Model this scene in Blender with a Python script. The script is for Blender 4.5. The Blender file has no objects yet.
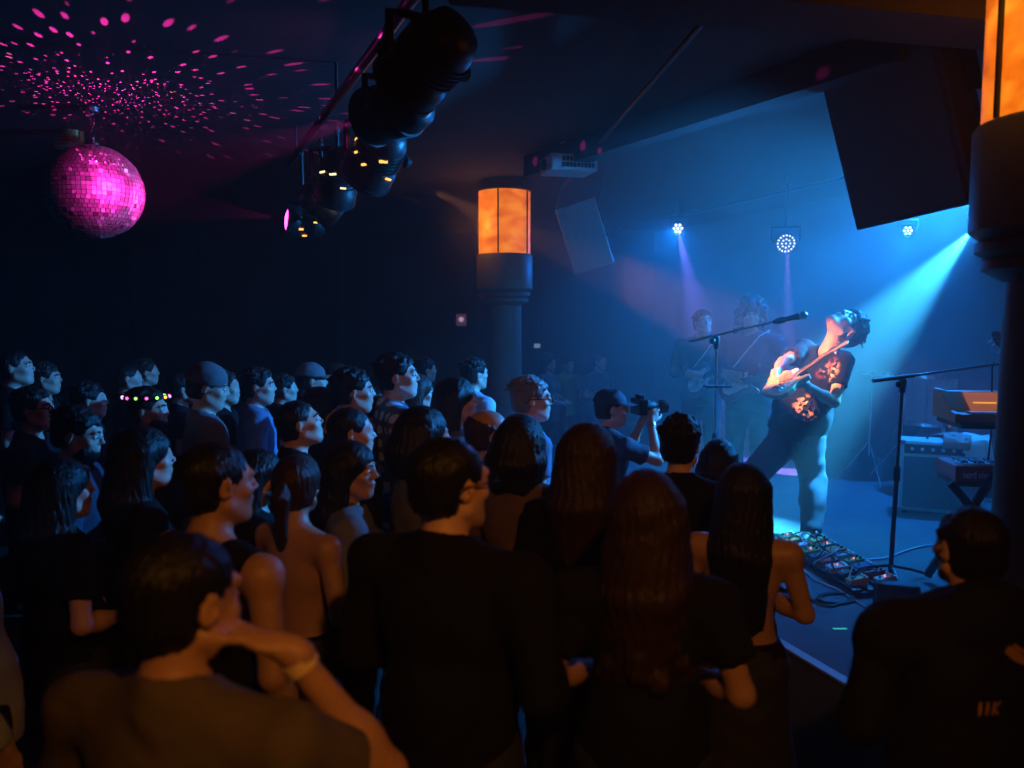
import bpy, math, random
import numpy as np
from mathutils import Vector, Matrix
random.seed(11); rng = np.random.RandomState(5)
sc = bpy.context.scene; C = sc.collection
R = math.radians; PI = math.pi
# ------------------------------------------------------------------ camera
CAMZ, PITCH, F = 2.0, R(4.8), 800.0
cd = bpy.data.cameras.new('camera'); cam = bpy.data.objects.new('camera', cd); C.objects.link(cam)
cd.sensor_width = 36; cd.lens = F*36/1024; cd.clip_start = .05; cd.clip_end = 60; cd.dof.use_dof = True; cd.dof.focus_distance = 5.3; cd.dof.aperture_fstop = 2.0
cam.location = (0, 0, CAMZ); cam.rotation_euler = (PI/2-PITCH, 0, 0); sc.camera = cam
FW = Vector((0, math.cos(PITCH), -math.sin(PITCH))); UP = Vector((0, math.sin(PITCH), math.cos(PITCH)))
def ray(px, py): return Vector((1,0,0))*((px-512)/F) + UP*((384-py)/F) + FW
def at(px, py, Y):
    d = ray(px, py); return Vector((0,0,CAMZ)) + d*(Y/d.y)
def atz(px, py, z):
    d = ray(px, py); return Vector((0,0,CAMZ)) + d*((z-CAMZ)/d.z)
STZ = 0.45; CEIL = 3.4
U = Vector((-.33, .944, 0)).normalized(); V = Vector((U.y, -U.x, 0))      # along the stage edge; into the stage

# ------------------------------------------------------------------ object helpers
def tag(o, label=None, cat=None, group=None, kind=None):
    if label: o['label'] = label
    if cat: o['category'] = cat
    if group: o['group'] = group
    if kind: o['kind'] = kind
    return o
def empty(name, loc=(0,0,0), rz=0, label=None, cat=None, group=None):
    o = bpy.data.objects.new(name, None); C.objects.link(o); o.location = loc; o.rotation_euler = (0,0,rz)
    o.empty_display_size = .1
    return tag(o, label, cat, group)
def link(name, me, mat=None, parent=None, smooth=False, bevel=0):
    o = bpy.data.objects.new(name, me); C.objects.link(o)
    if mat: me.materials.clear(); me.materials.append(mat)
    if parent: o.parent = parent
    if smooth: me.shade_smooth()
    if bevel:
        m = o.modifiers.new('bevel', 'BEVEL'); m.width = bevel; m.segments = 2; m.limit_method = 'ANGLE'
    return o
def basis(x, y, z, o=(0,0,0)):
    return Matrix(((x[0],y[0],z[0],o[0]),(x[1],y[1],z[1],o[1]),(x[2],y[2],z[2],o[2]),(0,0,0,1)))
def zto(d, o=(0,0,0), hint=(0,0,1)):
    z = Vector(d).normalized(); h = Vector(hint)
    if abs(z.dot(h)) > .98: h = Vector((1,0,0))
    x = h.cross(z).normalized(); return basis(x, z.cross(x), z, o)
class MB:
    def __init__(s): s.v = []; s.f = []
    def add(s, vs, fs):
        n = len(s.v); s.v += [tuple(v) for v in vs]; s.f += [tuple(i+n for i in f) for f in fs]; return s
    def box(s, c, size, M=None):
        M = M or Matrix(); a,b,d = [q/2 for q in size]; c = Vector(c)
        vs = [M @ (c+Vector((x*a,y*b,z*d))) for x in (-1,1) for y in (-1,1) for z in (-1,1)]
        return s.add(vs, [(0,1,3,2),(4,6,7,5),(0,4,5,1),(2,3,7,6),(0,2,6,4),(1,5,7,3)])
    def tube(s, pts, r, n=8, closed=False, sq=1.0):
        pts = [Vector(p) for p in pts]; m = len(pts); rs = r if isinstance(r,(list,tuple)) else [r]*m
        h = Vector((.13,.31,.94)); vs = []
        for i,p in enumerate(pts):
            if closed: t = pts[(i+1)%m]-pts[i-1]
            else: t = pts[min(i+1,m-1)]-pts[max(i-1,0)]
            t.normalize(); x = (h - t*h.dot(t))
            if x.length < 1e-3: x = t.orthogonal()
            x.normalize(); h = x; y = t.cross(x)
            for k in range(n):
                a = 2*PI*k/n; vs.append(p + x*math.cos(a)*rs[i] + y*math.sin(a)*rs[i]*sq)
        fs = []
        for i in range(m if closed else m-1):
            j = (i+1)%m
            for k in range(n): l=(k+1)%n; fs.append((i*n+k, i*n+l, j*n+l, j*n+k))
        if not closed: fs += [tuple(range(n))[::-1], tuple((m-1)*n+k for k in range(n))]
        return s.add(vs, fs)
    def lathe(s, prof, M=None, n=24):
        M = M or Matrix(); vs = []; m = len(prof)
        for r_,z in prof:
            for k in range(n): a=2*PI*k/n; vs.append(M @ Vector((max(r_,1e-4)*math.cos(a), max(r_,1e-4)*math.sin(a), z)))
        fs = [(i*n+k, i*n+(k+1)%n, (i+1)*n+(k+1)%n, (i+1)*n+k) for i in range(m-1) for k in range(n)]
        fs += [tuple(range(n))[::-1], tuple((m-1)*n+k for k in range(n))]
        return s.add(vs, fs)
    def prism(s, out, z0, z1, M=None):
        M = M or Matrix(); n = len(out)
        vs = [M @ Vector((x,y,z0)) for x,y in out] + [M @ Vector((x,y,z1)) for x,y in out]
        return s.add(vs, [tuple(range(n))[::-1], tuple(range(n,2*n))] + [(i,(i+1)%n,n+(i+1)%n,n+i) for i in range(n)])
    def ball(s, c, r, M=None, nu=16, nv=10):
        M = M or Matrix(); c = Vector(c); r = r if isinstance(r,(tuple,list)) else (r,r,r)
        prof = [(math.sin(PI*i/nv), -math.cos(PI*i/nv)) for i in range(nv+1)]
        T = M @ Matrix.Translation(c) @ Matrix.Diagonal((r[0],r[1],r[2],1))
        return s.lathe(prof, T, nu)
    def build(s, name, mat=None, parent=None, smooth=False, bevel=0, off=None):
        me = bpy.data.meshes.new(name); vs = s.v
        if off is not None: vs = [(v[0]-off[0], v[1]-off[1], v[2]-off[2]) for v in vs]
        me.from_pydata(vs, [], s.f); me.update()
        o = link(name, me, mat, parent, smooth, bevel)
        if smooth:
            try:
                me.shade_smooth(); me.set_sharp_from_angle(angle=R(50))
            except Exception: pass
        return o

# ------------------------------------------------------------------ materials
def mat(name, col, rough=.6, metal=0, noise=.15, ns=20, bump=.1, emit=None, es=0, spec=.5, sheen=0, sss=0, bscale=None):
    m = bpy.data.materials.new(name); m.use_nodes = True; nt = m.node_tree; N = nt.nodes; L = nt.links
    b = N['Principled BSDF']; b.inputs['Roughness'].default_value = rough; b.inputs['Metallic'].default_value = metal
    b.inputs['Specular IOR Level'].default_value = spec
    if sheen: b.inputs['Sheen Weight'].default_value = sheen
    tc = N.new('ShaderNodeTexCoord'); nz = N.new('ShaderNodeTexNoise'); nz.inputs['Scale'].default_value = ns; nz.inputs['Detail'].default_value = 3
    L.new(tc.outputs['Object'], nz.inputs['Vector'])
    mx = N.new('ShaderNodeMix'); mx.data_type = 'RGBA'; c = (*col, 1)
    mx.inputs['A'].default_value = tuple(q*(1-noise) for q in col)+(1,); mx.inputs['B'].default_value = tuple(min(1,q*(1+noise)) for q in col)+(1,)
    L.new(nz.outputs['Fac'], mx.inputs['Factor']); L.new(mx.outputs['Result'], b.inputs['Base Color'])
    if bump:
        bp = N.new('ShaderNodeBump'); bp.inputs['Strength'].default_value = bump; bp.inputs['Distance'].default_value = .01
        if bscale:
            n2 = N.new('ShaderNodeTexNoise'); n2.inputs['Scale'].default_value = bscale; L.new(tc.outputs['Object'], n2.inputs['Vector']); L.new(n2.outputs['Fac'], bp.inputs['Height'])
        else: L.new(nz.outputs['Fac'], bp.inputs['Height'])
        L.new(bp.outputs['Normal'], b.inputs['Normal'])
    if emit: b.inputs['Emission Color'].default_value = (*emit,1); b.inputs['Emission Strength'].default_value = es
    return m
def hairmat(name, col, rough=.38):
    m = mat(name, col, rough, 0, .3, 8, 0); nt = m.node_tree; N = nt.nodes; L = nt.links; b = N['Principled BSDF']; b.inputs['Specular IOR Level'].default_value = .28
    tc = N.new('ShaderNodeTexCoord'); mp = N.new('ShaderNodeMapping'); mp.inputs['Scale'].default_value = (170,170,14)
    n = N.new('ShaderNodeTexNoise'); n.inputs['Scale'].default_value = 1; n.inputs['Detail'].default_value = 2
    bp = N.new('ShaderNodeBump'); bp.inputs['Strength'].default_value = .6; bp.inputs['Distance'].default_value = .01
    L.new(tc.outputs['Object'], mp.inputs[0]); L.new(mp.outputs[0], n.inputs['Vector']); L.new(n.outputs['Fac'], bp.inputs['Height']); L.new(bp.outputs[0], b.inputs['Normal'])
    return m
M_ = {
 'wall': mat('dark_wall', (.018,.018,.02), .85, ns=3, noise=.3), 'ceil': mat('dark_ceiling', (.04,.04,.045), .9, ns=2, noise=.25, bscale=60),
 'floor': mat('club_floor', (.03,.03,.03), .6, ns=5), 'stage': mat('stage_carpet', (.10,.12,.13), .8, ns=6, noise=.3, bscale=300, bump=.5),
 'nosing': mat('stage_nosing', (.35,.4,.42), .5), 'black': mat('matte_black', (.012,.012,.012), .55, noise=.2), 'gloss': mat('gloss_black', (.008,.008,.008), .42),
 'metal': mat('steel', (.5,.5,.5), .3, 1, bump=0), 'dmetal': mat('dark_steel', (.06,.06,.065), .35, .8, bump=0), 'chrome': mat('chrome', (.8,.8,.8), .12, 1, bump=0),
 'white': mat('white_plastic', (.6,.6,.58), .5), 'cabw': mat('amp_white_covering', (.55,.55,.55), .7, bscale=200), 'grille': mat('grille_cloth', (.10,.12,.14), .8, bscale=400, bump=.5),
 'pa': mat('speaker_paint', (.05,.055,.06), .7, bscale=150), 'pagrey': mat('speaker_grey', (.55,.58,.62), .6, bscale=150),
 'red': mat('red_lacquer', (.5,.03,.03), .35), 'wood': mat('orange_wood', (.62,.15,.05), .45, ns=6, noise=.4), 'cream': mat('cream_lacquer', (.75,.58,.30), .3, noise=.06),
 'maple': mat('maple', (.62,.38,.16), .35), 'rose': mat('rosewood', (.06,.03,.02), .45), 'pick': mat('pickguard', (.7,.68,.6), .3),
 'skin': mat('skin', (.62,.36,.26), .5, noise=.08, ns=30, bump=.06), 'skin2': mat('tan_skin', (.42,.23,.15), .5, noise=.08, ns=30, bump=.06), 'skin3': mat('pale_skin', (.70,.45,.35), .5, noise=.08, ns=30, bump=.06),
 'lip': mat('lip', (.4,.13,.1), .4), 'eyew': mat('eye_white', (.7,.7,.7), .2, bump=0), 'iris': mat('iris', (.02,.015,.01), .15, bump=0),
 'hblack': hairmat('black_hair', (.008,.007,.006), .42), 'hbrown': hairmat('brown_hair', (.030,.015,.009), .45), 'hgrey': hairmat('grey_hair', (.22,.22,.23)), 'hfair': hairmat('fair_hair', (.16,.10,.055)),
 'tblack': mat('black_cotton', (.007,.007,.008), .9, bscale=250, spec=.15), 'tgrey': mat('grey_cotton', (.12,.12,.13), .85, bscale=250), 'ttan': mat('tan_cotton', (.085,.065,.05), .85, bscale=250),
 'tblue': mat('blue_cotton', (.10,.18,.30), .85, bscale=250), 'tlight': mat('pale_blue_cotton', (.45,.52,.6), .85, bscale=250), 'tgreen': mat('green_cotton', (.22,.5,.16), .85, bscale=250), 'tnavy': mat('navy_cotton', (.02,.03,.06), .85, bscale=250),
 'tbrown': mat('brown_knit', (.12,.07,.045), .9, bscale=200, bump=.3), 'denim': mat('denim', (.03,.055,.11), .85, bscale=300), 'dark': mat('dark_trousers', (.015,.015,.02), .85), 'twhite': mat('white_cotton', (.6,.6,.6), .85, bscale=250),
 'cable': mat('cable_rubber', (.02,.02,.02), .4), 'cablew': mat('pale_cable', (.6,.6,.65), .4), 'keyw': mat('white_keys', (.75,.75,.72), .3, bump=0), 'gold': mat('gold_print', (.45,.22,.05), .6), 'gtape': mat('green_tape', (.2,.8,.35), .5, emit=(.1,.6,.2), es=.0),
}
def emat(name, col, s):
    m = bpy.data.materials.new(name); m.use_nodes = True; N = m.node_tree.nodes; b = N['Principled BSDF']
    b.inputs['Base Color'].default_value = (.02,.02,.02,1); b.inputs['Emission Color'].default_value = (*col,1); b.inputs['Emission Strength'].default_value = s
    return m

# ------------------------------------------------------------------ distance-field mesher
def A3(v): return np.array([v[0],v[1],v[2]], dtype=np.float32)
class SDF:
    def __init__(s, lo, hi, res):
        s.lo = A3(lo); s.res = res; s.n = np.ceil((A3(hi)-s.lo)/res).astype(int)+2
        s.D = np.full(s.n, .5, dtype=np.float32)
    def win(s, lo, hi, pad):
        a = np.clip(((A3(lo)-pad-s.lo)/s.res).astype(int), 0, s.n-1); b = np.clip(np.ceil((A3(hi)+pad-s.lo)/s.res).astype(int)+1, 1, s.n)
        if np.any(b-a < 1): return None, None
        g = [s.lo[i]+s.res*np.arange(a[i], b[i], dtype=np.float32) for i in range(3)]
        return (slice(a[0],b[0]),slice(a[1],b[1]),slice(a[2],b[2])), (g[0][:,None,None], g[1][None,:,None], g[2][None,None,:])
    def put(s, w, d, k, sub=False):
        D = s.D[w]
        if sub:
            d = -d; m = np.maximum(D, d)
            if k > 0: h = np.maximum(k-np.abs(D-d),0)/k; m = m + h*h*k*.25
        else:
            m = np.minimum(D, d)
            if k > 0: h = np.maximum(k-np.abs(D-d),0)/k; m = m - h*h*k*.25
        s.D[w] = m
    def ell(s, c, r, Rm=None, k=.02, sub=False):
        c = A3(c); r = A3(r); e = float(max(r)); lo = c-e; hi = c+e
        w,g = s.win(lo, hi, k+2*s.res)
        if w is None: return s
        x,y,z = g[0]-c[0], g[1]-c[1], g[2]-c[2]
        if Rm is not None:
            q = [Rm[0][i]*x + Rm[1][i]*y + Rm[2][i]*z for i in range(3)]
        else: q = [x,y,z]
        k0 = np.sqrt((q[0]/r[0])**2+(q[1]/r[1])**2+(q[2]/r[2])**2)+1e-6
        k1 = np.sqrt((q[0]/r[0]**2)**2+(q[1]/r[1]**2)**2+(q[2]/r[2]**2)**2)+1e-6
        s.put(w, (k0*(k0-1)/k1).astype(np.float32), k, sub); return s
    def cap(s, a, b, ra, rb, k=.02, sub=False, flat=False):
        a = A3(a); b = A3(b); e = max(ra,rb); w,g = s.win(np.minimum(a,b)-e, np.maximum(a,b)+e, k+2*s.res)
        if w is None: return s
        ba = b-a; L2 = float(ba@ba)+1e-9
        x,y,z = g[0]-a[0], g[1]-a[1], g[2]-a[2]
        tt = (x*ba[0]+y*ba[1]+z*ba[2])/L2; t = np.clip(tt,0,1) if not flat else tt
        d = np.sqrt((x-t*ba[0])**2+(y-t*ba[1])**2+(z-t*ba[2])**2)
        tc = np.clip(tt,0,1); d = d - (ra+(rb-ra)*tc)
        if flat: d = np.maximum(d, np.maximum(-tt, tt-1)*math.sqrt(L2))
        s.put(w, d.astype(np.float32), k, sub); return s
    def plane(s, p, n, k=.0, lo=None, hi=None):          # keeps the side n points away from
        n = A3(n); n = n/np.linalg.norm(n); p = A3(p)
        hi_ = s.lo+s.res*s.n
        w,g = s.win(s.lo if lo is None else lo, hi_ if hi is None else hi, 0)
        s.D[w] = np.maximum(s.D[w], ((g[0]-p[0])*n[0]+(g[1]-p[1])*n[1]+(g[2]-p[2])*n[2]).astype(np.float32))
        return s
    def wob(s, amp, f, ph=0., zs=1.):
        w,g = s.win(s.lo, s.lo+s.res*s.n, 0); x,y,z = g; z = z*zs
        n = np.sin(x*f+1.3*np.sin(y*f*.7+ph)+ph)*np.sin(y*f*1.1+1.7*np.sin(z*f*.6+ph))+.6*np.sin(z*f*1.9+2*np.sin(x*f*.9)+1.5*np.sin(y*f*1.3)+ph)
        s.D[w] = s.D[w] + (amp*n).astype(np.float32); return s
    def mesh(s, name):
        D = s.D; D[0]=D[-1]=.1; D[:,0]=.1; D[:,-1]=.1; D[:,:,0]=.1; D[:,:,-1]=.1
        S = D < 0
        n = S[:-1,:-1,:-1].astype(np.int8)
        for o in ((0,0,1),(0,1,0),(0,1,1),(1,0,0),(1,0,1),(1,1,0),(1,1,1)):
            n = n + S[o[0]:S.shape[0]-1+o[0], o[1]:S.shape[1]-1+o[1], o[2]:S.shape[2]-1+o[2]]
        act = np.argwhere((n>0)&(n<8)); ids = np.full(n.shape, -1, np.int32); ids[act[:,0],act[:,1],act[:,2]] = np.arange(len(act))
        cor = [(i,j,k) for i in (0,1) for j in (0,1) for k in (0,1)]
        val = np.stack([D[act[:,0]+c[0],act[:,1]+c[1],act[:,2]+c[2]] for c in cor],1)
        acc = np.zeros((len(act),3),np.float32); cnt = np.zeros(len(act),np.float32)
        for a in range(8):
            for b in range(a+1,8):
                if sum(abs(cor[a][q]-cor[b][q]) for q in range(3)) != 1: continue
                va,vb = val[:,a],val[:,b]; m = (va<0)!=(vb<0); t = np.where(m, va/(va-vb+1e-12), 0)
                p = np.array(cor[a],np.float32)+t[:,None]*(np.array(cor[b],np.float32)-np.array(cor[a],np.float32))
                acc += p*m[:,None]; cnt += m
        P = s.lo + s.res*(act+acc/cnt[:,None])
        Q = []
        for ax in range(3):
            sl0 = [slice(1,-1)]*3; sl1 = [slice(1,-1)]*3; sl0[ax] = slice(0,-1); sl1[ax] = slice(1,None)
            A = S[tuple(sl0)]; B = S[tuple(sl1)]
            e = np.argwhere(A != B); 
            if not len(e): continue
            e2 = e.copy(); o1,o2 = [(1,2),(2,0),(0,1)][ax]
            for q in (o1,o2): e2[:,q] += 1
            sgn = A[e[:,0],e[:,1],e[:,2]]
            def cid(d1,d2):
                t = e2.copy(); t[:,o1] += d1; t[:,o2] += d2; return ids[t[:,0],t[:,1],t[:,2]]
            q = np.stack([cid(-1,-1),cid(0,-1),cid(0,0),cid(-1,0)],1); q[~sgn] = q[~sgn][:,::-1]; Q.append(q)
        Q = np.concatenate(Q) if Q else np.zeros((0,4),int)
        Q = Q[(Q>=0).all(1)]
        me = bpy.data.meshes.new(name)
        me.vertices.add(len(P)); me.vertices.foreach_set('co', P.astype(np.float32).ravel())
        me.loops.add(len(Q)*4); me.loops.foreach_set('vertex_index', Q.astype(np.int32).ravel())
        me.polygons.add(len(Q)); me.polygons.foreach_set('loop_start', np.arange(0,len(Q)*4,4,dtype=np.int32))
        me.update(calc_edges=True); me.validate(); me.shade_smooth()
        return me
# ------------------------------------------------------------------ people
def frame(yaw=0, pitch=0, roll=0):
    return (Matrix.Rotation(R(yaw),3,'Z') @ Matrix.Rotation(R(pitch),3,'X') @ Matrix.Rotation(R(roll),3,'Y'))
def head(S, c, M, s=1.0, ears=True, fem=False):
    """c = head centre, M = 3x3 head frame (x right, y face, z crown)"""
    def P(x,y,z): return Vector(c) + M @ (Vector((x,y,z))*s)
    def E(x,y,z,a,b,d,k=.012,sub=False,T=None): S.ell(P(x,y,z),(a*s,b*s,d*s),M if T is None else M@T,k,sub)
    E(0,-.018,.035,.076,.097,.082,.0)
    E(0,.028,-.028,.060 if not fem else .056,.064,.088,.03)
    E(0,.058,-.090,.030 if not fem else .025,.031,.026,.03)                 # jaw and chin
    for x in (-1,1):
        S.cap(P(.056*x,.0,-.055),P(.022*x,.062,-.098),.020*s,.016*s,.02)
        E(.040*x,.062,-.022,.022,.020,.018,.015)
    S.cap(P(-.034,.082,.026),P(.034,.082,.026),.011*s,.011*s,.015)
    for x in (-1,1): E(.031*x,.097,.004,.017,.014,.012,.010,True)
    for x in (-1,1): E(.031*x,.077,.003,.013,.012,.010,.003)
    S.cap(P(0,.088,.018),P(0,.109,-.020),.0065*s,.0085*s,.010)
    for x in (-1,1): E(.0105*x,.098,-.025,.008,.010,.007,.006)
    E(0,.088,-.050,.022,.012,.008,.006); E(0,.086,-.062,.019,.012,.008,.005)
    E(0,.104,-.0555,.024,.012,.0018,.003,True)
    if ears:
        for x in (-1,1):
            T = Matrix.Rotation(R(-18*x),3,'Z')@Matrix.Rotation(R(-10),3,'X')
            E(.078*x,-.012,-.004,.008,.020,.032,.006,T=T); E(.086*x,-.008,.000,.006,.010,.018,.004,True,T=T)
def hand(S, w, d, n, th, s=1.0, curl=30, spread=.0):
    """w wrist, d pointing direction, n palm-facing normal, th +1/-1 thumb side along d x n"""
    d = Vector(d).normalized(); n = Vector(n); n = (n-d*n.dot(d)).normalized(); l = d.cross(n)*th; w = Vector(w)
    B = basis(l,d,n).to_3x3()
    S.cap(w-d*.02*s, w+d*.025*s, .026*s, .024*s, .015)
    S.ell(w+d*.052*s, (.040*s,.048*s,.016*s), B, .012)
    for i,(o,L) in enumerate(((.030,.070),(.010,.080),(-.010,.074),(-.029,.058))):
        p = w+d*.088*s+l*o*s; a = 0; q = (d+l*spread*o*8).normalized()
        for j,fr in enumerate((.44,.32,.24)):
            a += R(curl*(.7 if j==0 else 1.0)); v = q*math.cos(a)+n*math.sin(a)
            e = p+v*L*fr*1.05*s; S.cap(p,e,(.0098-.0008*j)*s,(.0092-.0008*j)*s,.004); p = e
    p = w+d*.022*s+l*.026*s; v = (d*.65+l*.6+n*.35).normalized()
    e = p+v*.042*s; S.cap(p,e,.014*s,.011*s,.010); v2 = (d*.85+l*.15+n*.45).normalized(); S.cap(e,e+v2*.034*s,.0105*s,.009*s,.005)
def torso_frame(J):
    z = (J['chest']-J['pelvis']).normalized(); x = (J['shR']-J['shL']); x = (x-z*x.dot(z)).normalized(); y = z.cross(x)
    return basis(x,y,z).to_3x3()
def torso(S, J, inf=0, fem=False, fat=0, trunk_only=False):
    B = torso_frame(J); p,c,nk = J['pelvis'],J['chest'],J['neck']; X = Vector(B.col[0]); Y = Vector(B.col[1]); Z = Vector(B.col[2])
    hx = .172 if fem else .160
    S.ell(p, (hx+inf+fat*.2,.115+inf+fat*.3,.13+inf), B, 0)
    S.ell(p.lerp(c,.42)+Y*fat*.35, ((.128 if fem else .146)+inf+fat*.6,.098+inf+fat*.8,.15+inf), B, .06)
    S.ell(c, ((.148 if fem else .168)+inf+fat*.3,.108+inf+fat*.4,.17+inf), B, .06)
    if fem:
        for s in (-1,1): S.ell(c+X*.07*s+Y*.085-Z*.02, (.06+inf,.055+inf,.06+inf), B, .03)
    for s,k in ((1,'shR'),(-1,'shL')):
        S.cap(c+Z*.09+X*.05*s, J[k], .070+inf, .055+inf, .04)
        S.cap(nk-Y*.01-Z*.01, J[k].lerp(nk,.30)-Z*.02, .042+inf, .032+inf, .05)
def arms(S, J, a=.050, sc_=1):
    for k in 'RL':
        sh,el,wr = J['sh'+k],J['el'+k],J['wr'+k]
        S.cap(sh,el,a*sc_,.036*sc_,.03); S.cap(el,wr,.037*sc_,.025*sc_,.02); m = el.lerp(wr,.28); S.ell(m,(.042*sc_,.042*sc_,.06*sc_),zto(wr-el).to_3x3(),.02)
def legs(S, J, inf=0):
    for k in 'RL':
        h,n,a = J['hip'+k],J['kn'+k],J['an'+k]
        S.cap(h,n,.088+inf,.056+inf,.05); S.cap(n,a,.054+inf,.038+inf,.03); S.ell(n.lerp(a,.3)-Vector((0,.012,0)),(.056+inf,.058+inf,.11+inf),zto(a-n).to_3x3(),.03)
def stand(fem=False, arms_='down', hy=0, hp=0, lean=0, w=1.0, hr=0):
    v = Vector; sw = (.175 if fem else .195)*w
    J = dict(pelvis=v((0,0,.96)), chest=v((0,-.01+lean,1.30)), neck=v((0,-.025+lean*1.3,1.48)), shR=v((sw,-.01+lean*1.2,1.40)), shL=v((-sw,-.01+lean*1.2,1.40)),
             hipR=v((.09,0,.92)), hipL=v((-.09,0,.92)), knR=v((.105,.015,.50)), knL=v((-.105,.02,.50)), anR=v((.115,-.02,.09)), anL=v((-.115,-.02,.09)))
    J['HM'] = frame(hy,hp,hr); J['head'] = v((0,.010+lean*1.5,1.625)) + v((math.sin(R(-hy))*.015, 0, 0))
    A = {'down': ((.25,-.03,1.14),(.24,.09,.90),(0,.15,-1),(-1,0,0)), 'front': ((.25,-.02,1.15),(.10,.23,1.10),(-.8,.5,.0),(0,-.3,-1)),
         'cross': ((.24,.02,1.16),(-.03,.22,1.19),(-1,.1,.1),(0,-1,0)), 'drink': ((.24,-.01,1.15),(.14,.25,1.22),(-.2,.8,.5),(-1,0,.0)),
         'phone': ((.24,.10,1.22),(.10,.30,1.42),(-.1,.3,1),(-.3,.9,0)), 'up': ((.34,.02,1.62),(.24,.08,1.88),(-.1,0,1),(0,1,0)),
         'camera': ((.20,.24,1.30),(.06,.27,1.53),(-.25,.35,.9),(-.6,.2,-.1)), 'neck': ((.29,.17,1.27),(.175,.07,1.53),(-.85,-.30,.35),(-.5,-.2,-.6))}
    two = arms_ if isinstance(arms_,tuple) else (arms_,arms_)
    for k,sx,nm in (('R',1,two[0]),('L',-1,two[1])):
        e,wr,d,n = A[nm]
        if nm == 'cross' and sx < 0: wr = (wr[0],wr[1]+.03,wr[2]-.05)
        J['el'+k] = v((e[0]*sx*w, e[1]+lean, e[2])); J['wr'+k] = v((wr[0]*sx, wr[1]+lean, wr[2])); J['hd'+k] = (v((d[0]*sx,d[1],d[2])), v((n[0]*sx,n[1],n[2])))
    J['arms'] = two
    return J
CACHE = {}
def bounds(J, pad=.16):
    ps = [q for q in J.values() if isinstance(q, Vector)]
    return [min(p[i] for p in ps)-pad for i in range(3)], [max(p[i] for p in ps)+pad for i in range(3)]
def body_mesh(J, res, fem, fat, hs=1.0, thumb=(1,1), curl=32, hsc=1.0):
    lo,hi = bounds(J,.21); S = SDF(lo,hi,res)
    torso(S,J,0,fem,fat); arms(S,J,.045 if fem else .050); legs(S,J)
    S.cap(J['neck'],J['head']+J['HM']@Vector((0,-.015,-.06)),.056 if not fem else .049,.054 if not fem else .047,.03)
    for k,t in (('R',-1),('L',1)):
        d,n = J['hd'+k]; hand(S,J['wr'+k],d,n,t*thumb[0 if k=='R' else 1],1.0*hsc,curl)
        a = J['an'+k]; f = J.get('ft'+k, Vector((.02*(1 if k=='R' else -1),.16,-.055))); S.cap(a-Vector((0,0,.03)),a+f,.036,.028,.03)
    head(S,J['head'],J['HM'],hs,True,fem)
    return S.mesh('body')
def shirt_mesh(J, res, style, fem, fat):
    lo,hi = bounds(J,.24); S = SDF(lo,hi,res); B = torso_frame(J); X,Y,Z = [Vector(B.col[i]) for i in range(3)]
    inf = {'tee':.014,'tank':.008,'hoodie':.032,'shirt':.018,'strap':.008}[style]
    torso(S,J,inf,fem,fat)
    p = J['pelvis']
    if style in ('tee','shirt'):
        S.cap(p-Z*.10,p+Z*.12,.155+fat*.5,.15+fat*.5,.05)
    if style == 'hoodie':
        S.ell(J['neck']-Y*.07-Z*.0,(.13,.075,.085),B,.05); S.cap(p-Z*.08,p+Z*.1,.17,.17,.05)
    f = {'tee':.62,'shirt':.95,'hoodie':1.0}.get(style,0)
    if f:
        for k in 'RL':
            sh,el,wr = J['sh'+k],J['el'+k],J['wr'+k]
            if style == 'tee':
                S.cap(sh.lerp(el,-.05),sh.lerp(el,f),.066,.066,.03,flat=True)
            else:
                S.cap(sh,el,.070,.056,.03); S.cap(el,el.lerp(wr,.93),.054,.040,.03,flat=True)
    S.wob(.0035 if style!='hoodie' else .006,21,fat*9+inf*50,.6); S.wob(.0015,47,inf*70)
    low = p - Z*(.02 if style in ('tank','strap') else J.get('hem',.13))
    # hem: only below the torso, sleeves stay
    S.plane(low,-Z, lo=[low[i]-(.30 if i<2 else 1.2) for i in range(3)], hi=[low[i]+(.30 if i<2 else .25) for i in range(3)]) if J.get('upright',True) else S.plane(low,-Z)
    nk = J['neck']
    if style in ('tee','shirt','hoodie'): S.ell(nk+Z*.055+Y*.03,(.074,.085,.06),B,.004,True); S.cap(nk-Z*.02+Y*.02,nk+Z*.20+Y*.05,.060,.07,.004,sub=True)
    else:
        S.ell(nk+Z*.02-Y*(.02 if style=='strap' else .0),(.095,.20,.13 if style=='tank' else .30),B,.004,True)
        for s,k in ((1,'shR'),(-1,'shL')): S.ell(J[k]+X*.03*s-Z*.03,(.055,.14,.13),B,.01,True)
        if style == 'strap': S.plane(Vector((0,.03,0)),Vector((0,-1,0)),lo=(-.4,-.4,p.z+.10),hi=(.4,.3,1.7))
    return S.mesh('shirt')
def trousers_mesh(J, res, fat=0, skirt=False, li=.016):
    lo,hi = bounds(J,.22); hi[2] = min(hi[2], J['pelvis'][2]+.35); S = SDF(lo,hi,res); B = torso_frame(J); Z = Vector(B.col[2])
    p = J['pelvis']; S.ell(p-Z*.01,(.182+fat*.3,.135+fat*.3,.15),B,0)
    if skirt: S.cap(p-Vector((0,0,.02)),p-Vector((0,0,.50)),.16,.24,.05,flat=True); legs(S,J,.004)
    else: legs(S,J,li)
    S.wob(.004,19,1.2,1.6); S.plane(p+Z*.085,Z)
    for k in 'RL': a = J['an'+k]; S.plane(a-Vector((0,0,.035)),Vector((0,0,-1)),lo=[a[0]-.1,a[1]-.12,a[2]-.3],hi=[a[0]+.1,a[1]+.12,a[2]+.1])
    return S.mesh('trousers')
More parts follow.
